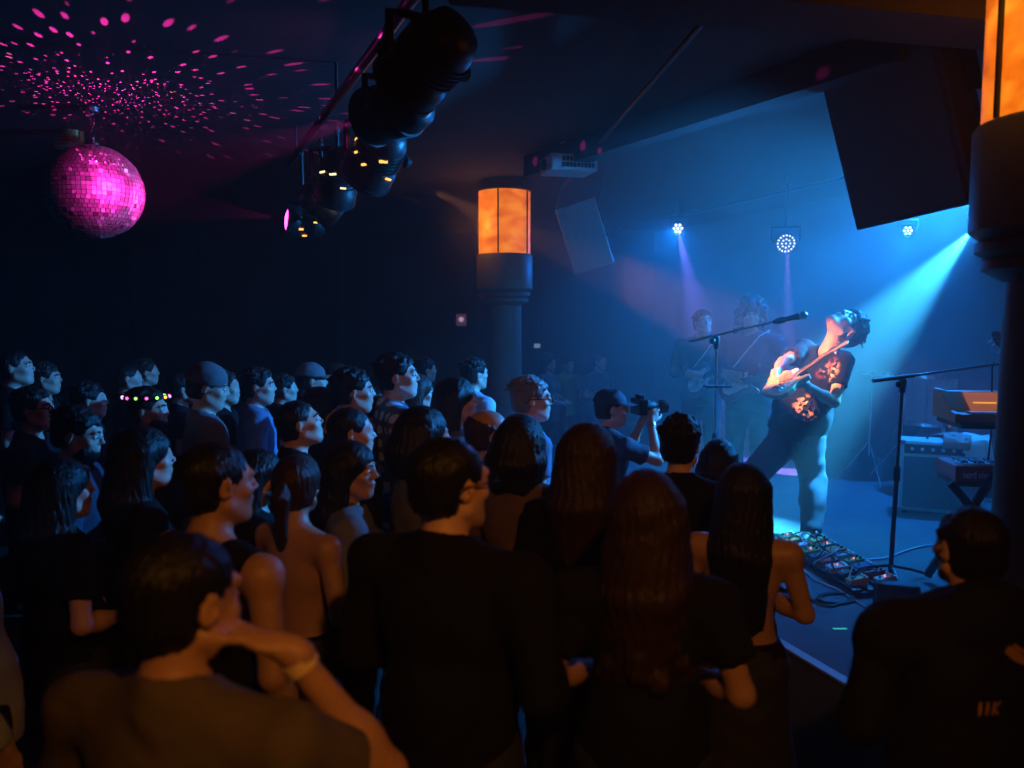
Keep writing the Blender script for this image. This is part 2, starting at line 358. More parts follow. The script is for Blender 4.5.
def shoe_mesh(a, f, res=.008):
    f = Vector(f); fl = Vector((f.x,f.y,0)).normalized(); b = Vector((a[0],a[1],a[2]-.055))
    lo = [b[i]-.24 for i in range(3)]; hi = [b[i]+.24 for i in range(3)]; S = SDF(lo,hi,res)
    sd = fl.cross(Vector((0,0,1))); B = basis(sd,fl,(0,0,1)).to_3x3()
    S.ell(b+fl*.11,(.048,.085,.045),B,0); S.ell(b-fl*.01,(.042,.065,.05),B,.04); S.cap(b,b+Vector((0,0,.06)),.046,.05,.03,flat=True); S.cap(b+fl*.10,b+Vector((0,0,.03)),.04,.045,.03)
    S.plane(b-Vector((0,0,.035)),Vector((0,0,-1)))
    return S.mesh('shoe')
def hair_mesh(c, M, style, res, s=1.0, seed=0, body=None):
    """in the same frame as the body"""
    c = Vector(c)
    def P(x,y,z): return c + M @ (Vector((x,y,z))*s)
    down = .75 if style in ('long','verylong','wavy') else .45 if style in ('bob','curly','pony') else .25
    S = SDF(c-Vector((.27,.27,down)), c+Vector((.27,.27,.27)), res)
    def E(x,y,z,a,b,d,k=.012,sub=False): S.ell(P(x,y,z),(a*s,b*s,d*s),M,k,sub)
    def W(x,y,z): return c+Vector((0,0,z))+M@Vector((x,y,0))      # hangs down in the world
    th = {'short':.008,'crop':.004,'receding':.006,'quiff':.010,'ring':.005}.get(style,.014)
    E(0,-.022,.036,.077+th,.099+th,.083+th,0)
    E(0,-.045,-.02,.070+th,.068+th,.07,.02)
    r2 = random.Random(seed)
    if style in ('short','crop','quiff','receding'):
        E(0,.108,-.032,.105,.085,.112,.006,True)
        for x in (-1,1): E(.085*x,.012,-.045,.032,.052,.062,.006,True)
        E(0,-.05,-.115,.12,.12,.055,.006,True)
        if style in ('short','quiff'):
            for i in range(110):
                a_ = r2.uniform(0,2*PI); ph = r2.uniform(.25,1.5); q = .098
                x,y,z = .086*math.cos(a_)*math.cos(ph), -.022+.106*math.sin(a_)*math.cos(ph), .036+.090*math.sin(ph)
                n_ = Vector((x,y*.8,z-.03)).normalized()*r2.uniform(.004,.012); t_ = Vector((r2.uniform(-.02,.02),-.022+r2.uniform(-.01,.02),-.012))
                S.cap(P(x,y,z),P(x+t_.x+n_.x,y+t_.y+n_.y,z+t_.z+n_.z+.004),.010,.004,.006)
        if style == 'receding': E(0,.085,.09,.06,.07,.06,.008,True)
        if style == 'quiff':
            for i in range(44):
                x = r2.uniform(-.055,.055); y=r2.uniform(-.05,.070); z=.100-abs(x)*.5-abs(y-.0)*.25
                a = P(x,y,z); b = P(x+r2.uniform(-.015,.015), y-.02+r2.uniform(-.03,.02), z+r2.uniform(.030,.060)); S.cap(a,b,.020,.008,.018)
    elif style == 'ring':
        E(0,.03,.10,.10,.13,.085,.006,True); E(0,.108,-.032,.105,.085,.112,.006,True); E(0,-.05,-.115,.12,.12,.055,.006,True)
    else:
        E(0,.118,-.035,.062,.085,.082,.008,True)
        L = {'bob':.15,'long':.36,'verylong':.50,'wavy':.42,'curly':.20,'pony':.05}[style]
        if style in ('long','verylong','bob','wavy'):
            n = 9
            for i in range(n):
                a = R(-8 + (196)*i/(n-1)) + PI     # round the back from ear to ear
                x = .072*math.cos(a); y = -.02+.085*math.sin(a)*.95
                if y > .03: continue
                top = W(x,y,.03); e = 1.25 if style!='bob' else 1.1
                bot = W(x*e,y*1.05-.025,-L*r2.uniform(.9,1.05)); mid = top.lerp(bot,.5)+(M@Vector((x*.12,y*.1-.012,0)))
                S.cap(top,mid,.036,.040,.02); S.cap(mid,bot,.040,.018 if style!='bob' else .028,.02)
            if style == 'wavy':
                for i in range(60):
                    a = r2.uniform(PI,2*PI); z = r2.uniform(-L,.02); q = .10+.03*abs(z)/L
                    S.ell(W(q*math.cos(a)*.9,-.03+q*math.sin(a)*.9,z),(.026,.026,.03),None,.015)
        if style == 'curly':
            for i in range(150):
                a = r2.uniform(0,2*PI); ph = r2.uniform(-.9,1.5); q = .118+r2.uniform(-.01,.018)
                x,y,z = q*math.cos(a)*math.cos(ph)*.92, -.025+q*math.sin(a)*math.cos(ph), .03+q*math.sin(ph)*.95
                if y > .045 and z < .055: continue
                b = r2.uniform(.016,.030); E(x,y,z,b,b,b*1.1,.010)
            for i in range(60):
                a = r2.uniform(PI*.95,2.05*PI); z = r2.uniform(-L,-.03); q = .115
                S.ell(W(q*math.cos(a),-.03+q*math.sin(a),z),(.026,.026,.028),None,.012)
        if style == 'pony':
            S.cap(P(0,-.12,.05),P(0,-.16,-.02),.022,.035,.01); S.cap(P(0,-.16,-.02),P(0,-.15,-.20),.035,.015,.01); E(0,.02,-.12,.12,.1,.06,.006,True)
    # strand relief
    g = S.win(S.lo, S.lo+S.res*S.n, 0)
    x,y,z = g[1][0]-c[0], g[1][1]-c[1], g[1][2]-c[2]
    an = np.arctan2(y,x); S.D[g[0]] += (.0022*np.sin(an*34+3*np.sin(z*20+seed)) + .0018*np.sin(an*57+2*np.sin(z*31)+seed)).astype(np.float32)
    return S.mesh('hair')
def add_glasses(c, M, par, s=1.0):
    c = Vector(c); P = lambda x,y,z: c+M@(Vector((x,y,z))*s)
    m = MB()
    for x in (-1,1):
        m.tube([P(x*.033+.024*math.cos(t),.106,.000+.019*math.sin(t)) for t in [2*PI*i/14 for i in range(14)]], .0028, 6, True)
        m.tube([P(x*.057,.105,.006),P(x*.082,.06,.010),P(x*.086,-.02,.008),P(x*.084,-.045,-.012)], .0026, 6)
    m.tube([P(-.010,.108,.004),P(0,.113,.008),P(.010,.108,.004)], .0026, 6)
    return m.build('glasses', M_['gloss'], par, True)
def add_eyes(c, M, par, s=1.0):
    c = Vector(c)
    for x in (-1,1):
        e = MB().ball(c+M@(Vector((x*.031,.0785,.003))*s), .0125*s, nu=12,nv=8).build('eye', M_['eyew'], par, True)
        MB().ball(c+M@(Vector((x*.031,.0885,.002))*s), .0052*s, nu=10,nv=6).build('iris', M_['iris'], e, True)
        MB().tube([c+M@(Vector((x*(.012+.014*t),.096-.004*t*t,.026+.005*math.sin(t*1.6)))*s) for t in (0,.7,1.4,2.1,2.6)], [.003,.005,.0055,.004,.002], 6).build('eyebrow', M_['hblack'], par, True)
def add_beard(c, M, par, hm, s=1.0, res=.006):
    c = Vector(c); S = SDF(c-Vector((.2,.2,.2)), c+Vector((.2,.2,.1)), res)
    P = lambda x,y,z: c+M@(Vector((x,y,z))*s)
    S.ell(P(0,.03,-.075),(.066*s,.068*s,.062*s),M,0); S.ell(P(0,.098,-.018),(.06*s,.05*s,.045*s),M,.006,True); S.ell(P(0,-.02,-.02),(.12*s,.06*s,.07*s),M,.01,True)
    S.ell(P(0,.100,-.058),(.018*s,.02*s,.006*s),M,.003,True)
    S.wob(.0012,150)
    me = S.mesh('beard'); return link('beard', me, hm, par)
def add_cap(c, M, par, mt, s=1.0, beanie=False):
    c = Vector(c); P = lambda x,y,z: c+M@(Vector((x,y,z))*s)
    S = SDF(c-Vector((.28,.28,.2)), c+Vector((.28,.28,.28)), .007)
    S.ell(P(0,-.02,.045),(.090*s,.112*s,.096*s),M,0)
    n = M@Vector((0,.12,1)); S.plane(P(0,0,.034 if not beanie else .018), -n)
    S.wob(.001,40)
    o = link('cap' if not beanie else 'beanie', S.mesh('cap'), mt, par)
    if not beanie:
        m = MB(); N = 12; vs = []
        for k in range(N+1):
            a = R(28+124*k/N)
            for rr,zz in ((.088,.040),(.13,.043),(.175,.033)):
                fx = math.cos(a)*min(rr,.094)*.93; y = -.012+math.sin(a)*.100+(rr-.088)*math.sin(a)**.7
                vs.append((fx,y,zz-.35*fx*fx*10*(.3 if rr<.1 else 1)*.3))
        n = len(vs); allv = [P(*v) for v in vs]+[P(v[0],v[1],v[2]-.004) for v in vs]
        fs = []
        for k in range(N):
            for j in range(2):
                a=k*3+j; fs.append((a,a+1,a+4,a+3)); fs.append((n+a+3,n+a+4,n+a+1,n+a))
            fs.append((k*3+2,n+k*3+2,n+k*3+5,k*3+5))
        m.add(allv,fs).build('brim', mt, o, True)
    return o
def person(px, top, d, face, label, hair='short', hc='hblack', skin='skin', shirt='tblack', style='tee', low='dark', fem=False, hy=0, hp=0, hr=0,
           arms='front', glasses=False, beard=False, cap=None, beanie=None, res=.011, fat=0, eyes=False, skirt=False, lean=0, w=1.0, group=None, seed=0, z0=0, Y=None, noz=False):
    """px,top: where the crown shows; d: distance along the view; face: heading, 0 = away from the lens, -90 = towards the stage on the right"""
    t = at(px, top, d); hgt = t.z - z0; s = hgt/1.765
    root = empty('person', (t.x, t.y, z0), R(face), label, 'person', group); root.scale = (s,s,s)
    J = stand(fem, arms, hy, hp, lean, w, hr)
    key = (fem,arms,hy,hp,lean,w,hr,res,fat)
    def cached(k, fn):
        if k not in CACHE: CACHE[k] = fn()
        return CACHE[k].copy() if CACHE[k].users else CACHE[k]
    b = link('body', cached(('b',)+key, lambda: body_mesh(J,res,fem,fat)), M_[skin], root)
    o = link('shirt' if style in ('tee','shirt') else {'tank':'tank_top','hoodie':'hoodie','strap':'strap_top'}[style], cached(('s',style)+key, lambda: shirt_mesh(J,res,style,fem,fat)), M_[shirt], root)
    link('skirt' if skirt else 'trousers', cached(('t',skirt)+key, lambda: trousers_mesh(J,max(res,.012),fat,skirt)), M_[low], root)
    for k in 'RL': link('shoe', cached(('sh',k), lambda: shoe_mesh(J['an'+k],(.02*(1 if k=='R' else -1),.16,0))), M_['black'], root)
    if cap or beanie: hair = 'crop'
    if hair: link('hair', hair_mesh(J['head'],J['HM'],hair,min(res,.008),1.0,seed), M_[hc], root)
    if glasses: add_glasses(J['head'],J['HM'],root)
    if eyes: add_eyes(J['head'],J['HM'],root)
    if beard: add_beard(J['head'],J['HM'],root,M_[hc])
    if cap: add_cap(J['head'],J['HM'],root,M_[cap])
    if beanie: add_cap(J['head'],J['HM'],root,M_[beanie],beanie=True)
    return root, J, s
# ------------------------------------------------------------------ the room
def struct(mb, name, m, **k): return tag(mb.build(name, m, **k), kind='structure')
E0 = Vector((1.30,3.60,0))                                   # a point of the stage edge
def onedge(t, off=0, z=0): p = E0 + U*t + V*off; return Vector((p.x,p.y,z))
struct(MB().box((0,5,-.05),(15,18,.1)), 'floor', M_['floor'])
struct(MB().box((0,5,CEIL+.05),(15,18,.1)), 'ceiling', M_['ceil'])
struct(MB().box((-7.05,5,1.7),(.1,17,3.4)), 'wall_left', M_['wall'])
struct(MB().box((0,-3.05,1.7),(14,.1,3.4)), 'wall_rear', M_['wall'])
m = MB(); m.box((-1.9,13.55,1.7),(10.4,.1,3.4))
for i in range(9): m.box((-6.4+i*1.15,13.47,1.7),(.05,.06,3.4))
struct(m, 'wall_far', M_['wall'])
p = at(461,320,13.40); r = empty('fire_alarm', (p.x,13.497,p.z), 0, 'small reddish box with a pale light on the far wall, left of the far column', 'alarm')
MB().box((0,-.02,0),(.17,.05,.20)).build('case', mat('pinkish_plastic',(.62,.30,.34),.5,emit=(.5,.2,.3),es=.10), r, bevel=.01)
MB().lathe([(.04,0),(.04,.02),(.02,.03)],zto((0,-1,0),(0,-.045,.01)),16).build('lamp', emat('alarm_lamp',(.8,.6,.9),.5), r, True)
p = at(538,346,13.40); r = empty('wall_sign', (p.x,13.497,p.z), 0, 'tiny pale rectangular sign on the far wall, right of the far column', 'sign')
MB().box((0,-.012,0),(.13,.02,.07)).build('plate', mat('pale_sign',(.7,.75,.8),.5,emit=(.4,.55,.7),es=.35), r, bevel=.004)
# wall behind the stage, running parallel to the stage edge
Wl = Vector((3.22,8.06,0)); Wa = Wl+V*1.0; w0 = Wa-U*9.6; w1 = Wa+U*5.6
def slab(m, a, b, th, z0, z1):
    d = (b-a).normalized(); n = Vector((d.y,-d.x,0))
    return m.prism([(a.x,a.y),(b.x,b.y),(b.x+n.x*th,b.y+n.y*th),(a.x+n.x*th,a.y+n.y*th)], z0, z1)
m = MB(); slab(m, w0, w1, .12, 0, CEIL)
struct(m, 'wall_stage', mat('stage_wall_paint', (.16,.17,.18), .85, ns=2, noise=.2))
# stage platform
s0, s1 = onedge(-1.9), onedge(7.6); q1 = s1+V*1.9; 
wn = lambda p: p + V*((Wa-p).dot(V)-.01)
out = [(p.x,p.y) for p in (s0, wn(s0), wn(s1), s1)]
struct(MB().prism(out, 0, STZ), 'stage', M_['stage'])
m = MB(); slab(m, s0-V*.02+U*.01, s1-V*.02-U*.01, .05, STZ+.001, STZ+.012); m.v = m.v
struct(m, 'trim_1', M_['nosing'])
a = Wl-U*6.5; b = Wl+U*4.8; a.z = b.z = CEIL-.045
rt = empty('lighting_bar', (0,0,0), 0, 'long thin bar under the ceiling above the back of the stage', 'lighting bar')
MB().tube([a,b],.022,10).build('pipe', M_['dmetal'], rt, True)
for t in (.1,.4,.7,.95): q = a.lerp(b,t); MB().tube([q,(q.x,q.y,CEIL-.001)],.01,8).build('hanger', M_['dmetal'], rt, True)
# ceiling beams
def beam(px0,py0,px1,py1,zb,w,name,mt='black'):
    a = atz(px0,py0,zb); b = atz(px1,py1,zb); d=(b-a).normalized(); n = Vector((d.y,-d.x,0))*w/2
    m = MB().prism([(q.x,q.y) for q in (a-n,b-n,b+n,a+n)], zb, CEIL-.002); return struct(m, name, M_[mt])
beam(455,-12,1120,48,3.12,.30,'trim_2','ceil')
beam(530,178,905,62,3.22,.13,'trim_3','ceil')
# conduit running along the ceiling beside the beam
m = MB(); a = atz(560,190,3.3); b = atz(720,2,3.3); m.tube([a,b],.014,8)
tag(m.build('ceiling_conduit', M_['dmetal'], smooth=True), 'thin dark conduit running diagonally across the ceiling above the stage front', 'pipe')

# ------------------------------------------------------------------ lamp columns
def amber():
    m = bpy.data.materials.new('amber_lamp_mica'); m.use_nodes = True; nt = m.node_tree; N = nt.nodes; L = nt.links; b = N['Principled BSDF']
    tc = N.new('ShaderNodeTexCoord'); mp = N.new('ShaderNodeMapping'); mp.inputs['Scale'].default_value = (4,4,7); n = N.new('ShaderNodeTexNoise'); n.inputs['Scale'].default_value = 1.6; n.inputs['Detail'].default_value = 5
    cr = N.new('ShaderNodeValToRGB'); e = cr.color_ramp.elements; e[0].position=.30; e[0].color=(.50,.07,.002,1); e[1].position=.72; e[1].color=(1.0,.34,.02,1); x=e.new(.5); x.color=(.92,.17,.006,1)
    L.new(tc.outputs['Object'],mp.inputs[0]); L.new(mp.outputs[0],n.inputs['Vector']); L.new(n.outputs['Fac'],cr.inputs[0]); L.new(cr.outputs[0], b.inputs['Emission Color'])
    b.inputs['Base Color'].default_value=(.4,.15,.03,1); b.inputs['Emission Strength'].default_value = 1.0; b.inputs['Roughness'].default_value=.5
    return m
M_['amber'] = amber(); M_['colpaint'] = mat('column_paint', (.22,.20,.17), .5, ns=10, bscale=80)
def column(x, y, label):
    r = empty('lamp_column', (x,y,0), .0, label, 'column', 'lamp columns')
    MB().lathe([(.26,0.0),(.26,.12),(.185,.16),(.175,2.14)],n=40).build('shaft', M_['colpaint'], r, True)
    MB().lathe([(.18,2.12),(.25,2.16),(.25,2.19),(.235,2.20),(.27,2.22),(.27,2.25),(.255,2.26),(.292,2.29),(.292,2.63),(.28,2.645),(.20,2.645)],n=40).build('collar', M_['colpaint'], r, True)
    f = MB().lathe([(.268,2.647),(.268,3.28)],n=40).build('lamp_shade', M_['amber'], r, True)
    m = MB()
    for k in range(5):
        a = R(-103)+2*PI*k/5; m.box((.272*math.cos(a),.272*math.sin(a),2.963),(.016,.016,.63))
    m.build('shade_bar', M_['black'], r)
    MB().lathe([(.15,3.28),(.285,3.285),(.285,3.315),(.22,3.33),(.22,CEIL-.003)],n=40).build('capital', M_['black'], r, True)
    return r
c1 = at(504.5,300,8.4); c2 = at(1064,300,2.7)
col1 = column(c1.x, c1.y, 'far column with an orange glowing drum lamp, between the crowd and the stage')
col2 = column(c2.x, c2.y, 'near column at the right picture edge with an orange drum lamp at its top')
# ------------------------------------------------------------------ disco ball
BD = 5.5; bc = at(95,192,BD); BR = 45*BD/F
def disco():
    r = empty('disco_ball', bc, 0, 'round mirrored disco ball hanging from a chain, lit pink', 'disco ball')
    m = MB(); nv = 34; 
    core = MB().ball((0,0,0), BR*.985, nu=48,nv=32).build('core', M_['gloss'], r, True)
    for i in range(nv):
        a0 = PI*i/nv+.004; a1 = PI*(i+1)/nv-.004; am = (a0+a1)/2; nu = max(4,int(2*nv*math.sin(am)*.97))
        for k in range(nu):
            b0 = 2*PI*(k+.06)/nu; b1 = 2*PI*(k+.94)/nu; bm = (b0+b1)/2; tl = rng.normal(0,.05 if rng.rand()<.8 else .22,2)
            n = Vector((math.sin(am)*math.cos(bm), math.sin(am)*math.sin(bm), math.cos(am))); c = n*BR
            t = n.cross(Vector((0,0,1))).normalized(); s = n.cross(t); n2 = (n+t*tl[0]+s*tl[1]).normalized()
            vs = []
            for a,b in ((a0,b0),(a1,b0),(a1,b1),(a0,b1)):
                p = Vector((math.sin(a)*math.cos(b), math.sin(a)*math.sin(b), math.cos(a)))*BR
                p = p - n2*(p-c).dot(n2); vs.append(p)
            m.add(vs, [(0,1,2,3)])
    mm = mat('ball_mirror', (.40,.40,.40), .52, 1, bump=0, noise=0); m.build('mirror_tiles', mm, r)
    MB().lathe([(.001,BR-.005),(.05,BR-.003),(.05,BR+.012),(.016,BR+.02),(.016,BR+.05)]).build('cap', M_['chrome'], r, True)
    ch = MB(); zt = CEIL-bc.z; n = 7; z0 = BR+.045; L = (zt-.03-z0)/n
    for i in range(n):
        z = z0+L*(i+.5); ax = i%2
        pts = [((math.cos(t)*.011 if ax else 0),(0 if ax else math.cos(t)*.011), z+math.sin(t)*L*.62) for t in [2*PI*q/12 for q in range(12)]]
        ch.tube(pts,.0032,6,True)
    ch.build('chain', M_['chrome'], r, True)
    MB().lathe([(.05,zt-.032),(.05,zt-.002),(.02,zt-.002)],n=20).build('ceiling_hook', M_['metal'], r, True)
disco()
# small ceiling downlight just behind the ball
p = at(72,146,6.2); r = empty('ceiling_spotlight', p, 0, 'small orange cylinder spotlight with a white rim behind the disco ball', 'ceiling light')
MB().lathe([(.085,.0),(.085,.16),(.06,.18),(.02,.18),(.02,CEIL-p.z-.002)],n=24).build('can', mat('copper_can',(.55,.25,.08),.35,.6), r, True)
MB().lathe([(.075,-.03),(.125,-.02),(.125,.01),(.07,.02)],n=28).build('rim', M_['white'], r, True)

# ------------------------------------------------------------------ lighting truss with fixtures
def moving_head(name, p, aim, s, label, lens, hang_z, cat='stage light', group=None, kind='par'):
    """p = centre of the lamp body, aim = direction of the lens"""
    r = empty(name, p, 0, label, cat, group); a = Vector(aim).normalized(); T = zto(a)
    L = .34*s; R0 = .13*s
    MB().lathe([(R0*.35,-L*.62),(R0*.75,-L*.55),(R0*.95,-L*.35),(R0*.95,L*.1),(R0*1.06,L*.14),(R0*1.06,L*.40),(R0*.96,L*.40),(R0*.96,L*.34)],T,28).build('housing', M_['gloss'], r, True)
    fins = MB()
    for i in range(5): fins.lathe([(R0*1.0,-L*.30+i*L*.07),(R0*1.04,-L*.30+i*L*.07),(R0*1.04,-L*.285+i*L*.07),(R0*1.0,-L*.285+i*L*.07)],T,28)
    fins.build('cooling_fins', M_['dmetal'], r, True)
    le = MB().lathe([(.001,L*.345),(R0*.93,L*.345),(R0*.93,L*.36),(R0*.7,L*.43),(R0*.35,L*.47),(.001,L*.48)],T,28).build('lens', lens, r, True)
    ring = MB().lathe([(R0*1.07,L*.36),(R0*1.1,L*.36),(R0*1.1,L*.43),(R0*1.02,L*.43)],T,28).build('bezel', M_['dmetal'], r, True)
    x = Vector((a.y,-a.x,0)); x = x.normalized() if x.length>.05 else Vector((1,0,0))
    h = hang_z-p[2]; up = Vector((0,0,1))
    y = MB(); pts = [x*R0*1.02, x*R0*1.35+up*R0*.25, x*R0*1.35+up*min(h*.55,R0*1.6), x*R0*.6+up*min(h*.62,R0*1.9), -x*R0*.6+up*min(h*.62,R0*1.9), -x*R0*1.35+up*min(h*.55,R0*1.6), -x*R0*1.35+up*R0*.25, -x*R0*1.02]
    y.tube(pts,.013*s+.004,8); y.build('yoke', M_['dmetal'], r, True)
    for sgn in (-1,1): MB().lathe([(.02*s,0),(.032*s,.005),(.032*s,.03*s),(.01*s,.035*s)],zto(x*sgn,x*sgn*R0*1.36),16).build('knob', M_['black'], r, True)
    cl = MB(); t0 = min(h*.62,R0*1.9); cl.tube([up*t0, up*(h)],.014,8)
    cl.tube([up*h+Vector((math.cos(t)*.0+0,math.cos(t)*.034,math.sin(t)*.034)) for t in [2*PI*q/12 for q in range(12)]],.010,6,True)
    cl.build('clamp', M_['dmetal'], r, True)
    return r
magenta = emat('magenta_lens', (1,.05,.55), 9); darklens = mat('dark_lens', (.02,.02,.03), .06, bump=0); amberlens = emat('amber_gel_glow', (1,.42,.06), 1.2); whitelens = emat('warm_lens', (1,.8,.45), 2.2)
ta = at(452,-30,2.7); tb = at(290,196,6.4); TZ = 3.2; ta.z = TZ; tb.z = TZ
r = empty('lighting_pipe', (0,0,0), 0, 'long dark ceiling pipe that carries the cluster of stage lights', 'lighting pipe')
MB().tube([ta,tb],.026,12).build('pipe', M_['dmetal'], r, True)
for t in (.12,.5,.9): q = ta.lerp(tb,t); MB().tube([q,(q.x,q.y,CEIL-.001)],.009,8).build('hanger', M_['dmetal'], r, True)
bal = bc
fx = []
for i,(px,py,Y,s,aim,ln,lab) in enumerate([
    (426,62,3.1,1.0,(-.55,.5,-.35),'dark','largest black stage light of the cluster, nearest the lens at the top'),
    (392,112,3.9,1.0,None,'mag','black stage light with a pink lit lens rim below the largest one'),
    (376,158,4.6,1.05,(-.45,.55,-.55),'amb','black stage light with amber gel light spilling on its top'),
    (338,180,5.3,1.0,(-.3,.5,-.7),'wht','black stage light with yellow glints, third from the low end of the cluster'),
    (322,205,5.7,.85,(.6,.4,-.5),'dark','small black stage light with bluish reflections in the cluster, beside the pink beam'),
    (303,222,6.0,.8,None,'mag','lowest stage light of the cluster, throwing a pink beam at the ball')]):
    p = at(px,py,Y); a = (bal-p) if aim is None else Vector(aim)
    fx.append((p,a.normalized(),ln))
    if ln in ('amb','wht') or i==5:
        lk = emat('glint_emission', (1,.50,.10) if i!=3 else (1,.75,.35), 1.6)
    rr_ = moving_head('stage_light', p, a, s, lab, {'dark':darklens,'mag':magenta,'amb':amberlens,'wht':whitelens}[ln], TZ, group='lights on the ceiling pipe')
    if ln in ('amb','wht') or i==5:
        r4 = random.Random(i); aa = a.normalized(); side = aa.cross(Vector((0,0,1))).normalized(); cm = Vector((0,-1,.0)); up_ = side.cross(aa).normalized()
        nn = 5
        for k in range(nn):
            g = R(-70+35*k); rad_ = .134*s; dd = (cm - aa*cm.dot(aa)).normalized(); e2 = aa.cross(dd)
            q = dd*math.cos(g)*rad_ + e2*math.sin(g)*rad_ + aa*(r4.uniform(-.10,.03)*s)
            MB().box((0,0,0),(r4.uniform(.016,.05)*s,.012,r4.uniform(.006,.014)*s),zto(dd*math.cos(g)+e2*math.sin(g), q)).build('emissive_glint', lk, rr_)  # glints on the housing, put in as small emissive boxes
# loose cables dangling along the pipe
m = MB()
for i in range(5):
    a_ = fx[i][0]; b_ = fx[i+1][0]; pts = [a_.lerp(b_,t)+Vector((.03*math.sin(9*t+i),0,.16-.34*4*t*(1-t)*.5)) for t in [q/10 for q in range(11)]]; m.tube(pts,.006,6)
tag(m.build('power_cable', M_['cable'], smooth=True), 'black power cables looping between the clustered ceiling lights', 'cable')
# ------------------------------------------------------------------ projector
def inv(M_,p): return M_.inverted() @ p
def projector():
    p = at(568.5,165.5,6.6); r = empty('projector', p, R(14), 'white ceiling projector with a dark vent grille, above the orange lamp', 'projector')
    MB().box((0,0,0),(.39,.33,.13)).build('housing', M_['white'], r, bevel=.012)
    g = MB()
    for i in range(9):
        for j in range(2): g.box((-.09+i*.03,-.168,.022-.045*j),(.02,.01,.034))
    g.build('vent_grille', M_['black'], r)
    MB().lathe([(.045,0),(.045,.03),(.03,.035)],zto((-1,0,0),(-.19,.02,0)),20).build('lens', M_['gloss'], r, True)
    MB().lathe([(.02,.06),(.02,CEIL-p.z-.012),(.07,CEIL-p.z-.01),(.07,CEIL-p.z-.002)],n=16).build('ceiling_mount', M_['white'], r, True)
projector()
# ------------------------------------------------------------------ hanging loudspeakers
def pa(p, W, H, D, M3, label, mt, hz):
    r = empty('hanging_loudspeaker', p, 0, label, 'loudspeaker', 'loudspeakers hung from the ceiling'); T = M3.to_4x4()
    # wedge shaped cabinet: front wider than the back
    pr = [(-W/2,-D/2),(W/2,-D/2),(W/2,-D*.05),(W*.36,D/2),(-W*.36,D/2),(-W/2,-D*.05)]
    MB().prism(pr,-H/2,H/2,T).build('cabinet', M_[mt], r, bevel=.01)
    MB().box((0,-D/2-.006,0),(W*.92,.012,H*.95),T).build('grille', mat('pa_grille',(.05,.055,.06) if mt=='pa' else (.50,.54,.60),.6,bscale=300,bump=.5), r, bevel=.004)
    for s in (-1,1):
        b = MB()
        q = T @ Vector((s*(W/2+.012),.0,H*.15)); b.box((s*(W/2+.012),0,H*.28),(.014,.09,H*.35),T)
        b.tube([T@Vector((s*(W/2+.012),0,H*.42)), (q.x, q.y, hz-p[2])],.009,8)
        b.build('mounting_bracket', M_['dmetal'], r)
    h = MB().tube([T@Vector((W/2+.004,-.06,-.05)),T@Vector((W/2+.03,-.05,-.05)),T@Vector((W/2+.03,.05,-.05)),T@Vector((W/2+.004,.06,-.05))],.008,8).build('handle', M_['dmetal'], r, True)
    return r
def azp(a,p,ro=0): return Matrix.Rotation(R(a),3,'Z') @ Matrix.Rotation(R(p),3,'X') @ Matrix.Rotation(R(ro),3,'Y')
pa(at(585,236,8.0), .40, .66, .24, azp(-8,8,-17), 'smaller blue-lit loudspeaker hung beside the far lamp column', 'pagrey', CEIL-.002)
pa((2.07,4.22,2.95), .76, .84, .30, azp(-70,16,-4), 'large dark loudspeaker hung above the stage, above the guitarist', 'pa', CEIL-.002)
p = atz(884,66,CEIL-.002); m = MB()
m.tube([p+Vector((.11*math.cos(t),.11*math.sin(t),-.035)) for t in [2*PI*q/24 for q in range(24)]],.016,8,True)
m.tube([p+Vector((-.1,0,0)),p+Vector((-.1,0,-.04))],.012,8); m.tube([p+Vector((.1,0,0)),p+Vector((.1,0,-.04))],.012,8); m.tube([p+Vector((-.11,0,-.035)),p+Vector((-.2,-.05,-.12)),p+Vector((-.12,-.1,-.16))],.014,8)
tag(m.build('cable_coil', M_['dmetal'], smooth=True), 'coil of cable clipped to the ceiling behind the large dark loudspeaker', 'cable')
# stage par lights on the far side of the stage
led_v = emat('violet_led', (.6,.65,1), 3.5); led_c = emat('cyan_led', (.5,.95,1), 3.5)
pars = []
def par(px,py,Y,aim,lab,led,n,s):
    p = at(px,py,Y); a = Vector(aim).normalized(); r = empty('par_light', p, 0, lab, 'stage light', 'par lights over the back of the stage'); T = zto(a)
    MB().lathe([(.05*s,-.16*s),(.10*s,-.15*s),(.11*s,-.02*s),(.115*s,.05*s),(.105*s,.05*s),(.10*s,.02*s)],T,24).build('housing', M_['gloss'], r, True)
    MB().lathe([(.001,.018*s),(.10*s,.018*s),(.10*s,.024*s),(.001,.024*s)],T,24).build('lens_plate', M_['black'], r, True)
    m = MB(); pts = [(0,0)]+[(.058*math.cos(2*PI*k/6),.058*math.sin(2*PI*k/6)) for k in range(6)] if n==7 else [(0,0)]+[(q*math.cos(2*PI*k/c),q*math.sin(2*PI*k/c)) for q,c in ((.045,8),(.088,16)) for k in range(c)]
    rr = (.021 if n==7 else .0085)*s
    for x,y in pts: m.lathe([(rr,.024*s),(rr,.031*s),(.001,.036*s)],T@Matrix.Translation((x*s,y*s,0)),8)
    m.build('led_lamps', led, r, True)
    x = Vector((a.y,-a.x,0)).normalized(); up = Vector((0,0,1)); h = CEIL-.002-p.z
    MB().tube([x*.117*s,x*.15*s+up*.04,x*.15*s+up*.17*s,-x*.15*s+up*.17*s,-x*.15*s+up*.04,-x*.117*s],.009,8).tube([up*.17*s,up*h],.012,8).build('yoke', M_['dmetal'], r, True)
    pars.append((p,a)); return p,a
par(678,228,9.6,(-.25,-1,-.35),'leftmost par light above the stage, throwing a violet beam down',led_v,7,.78)
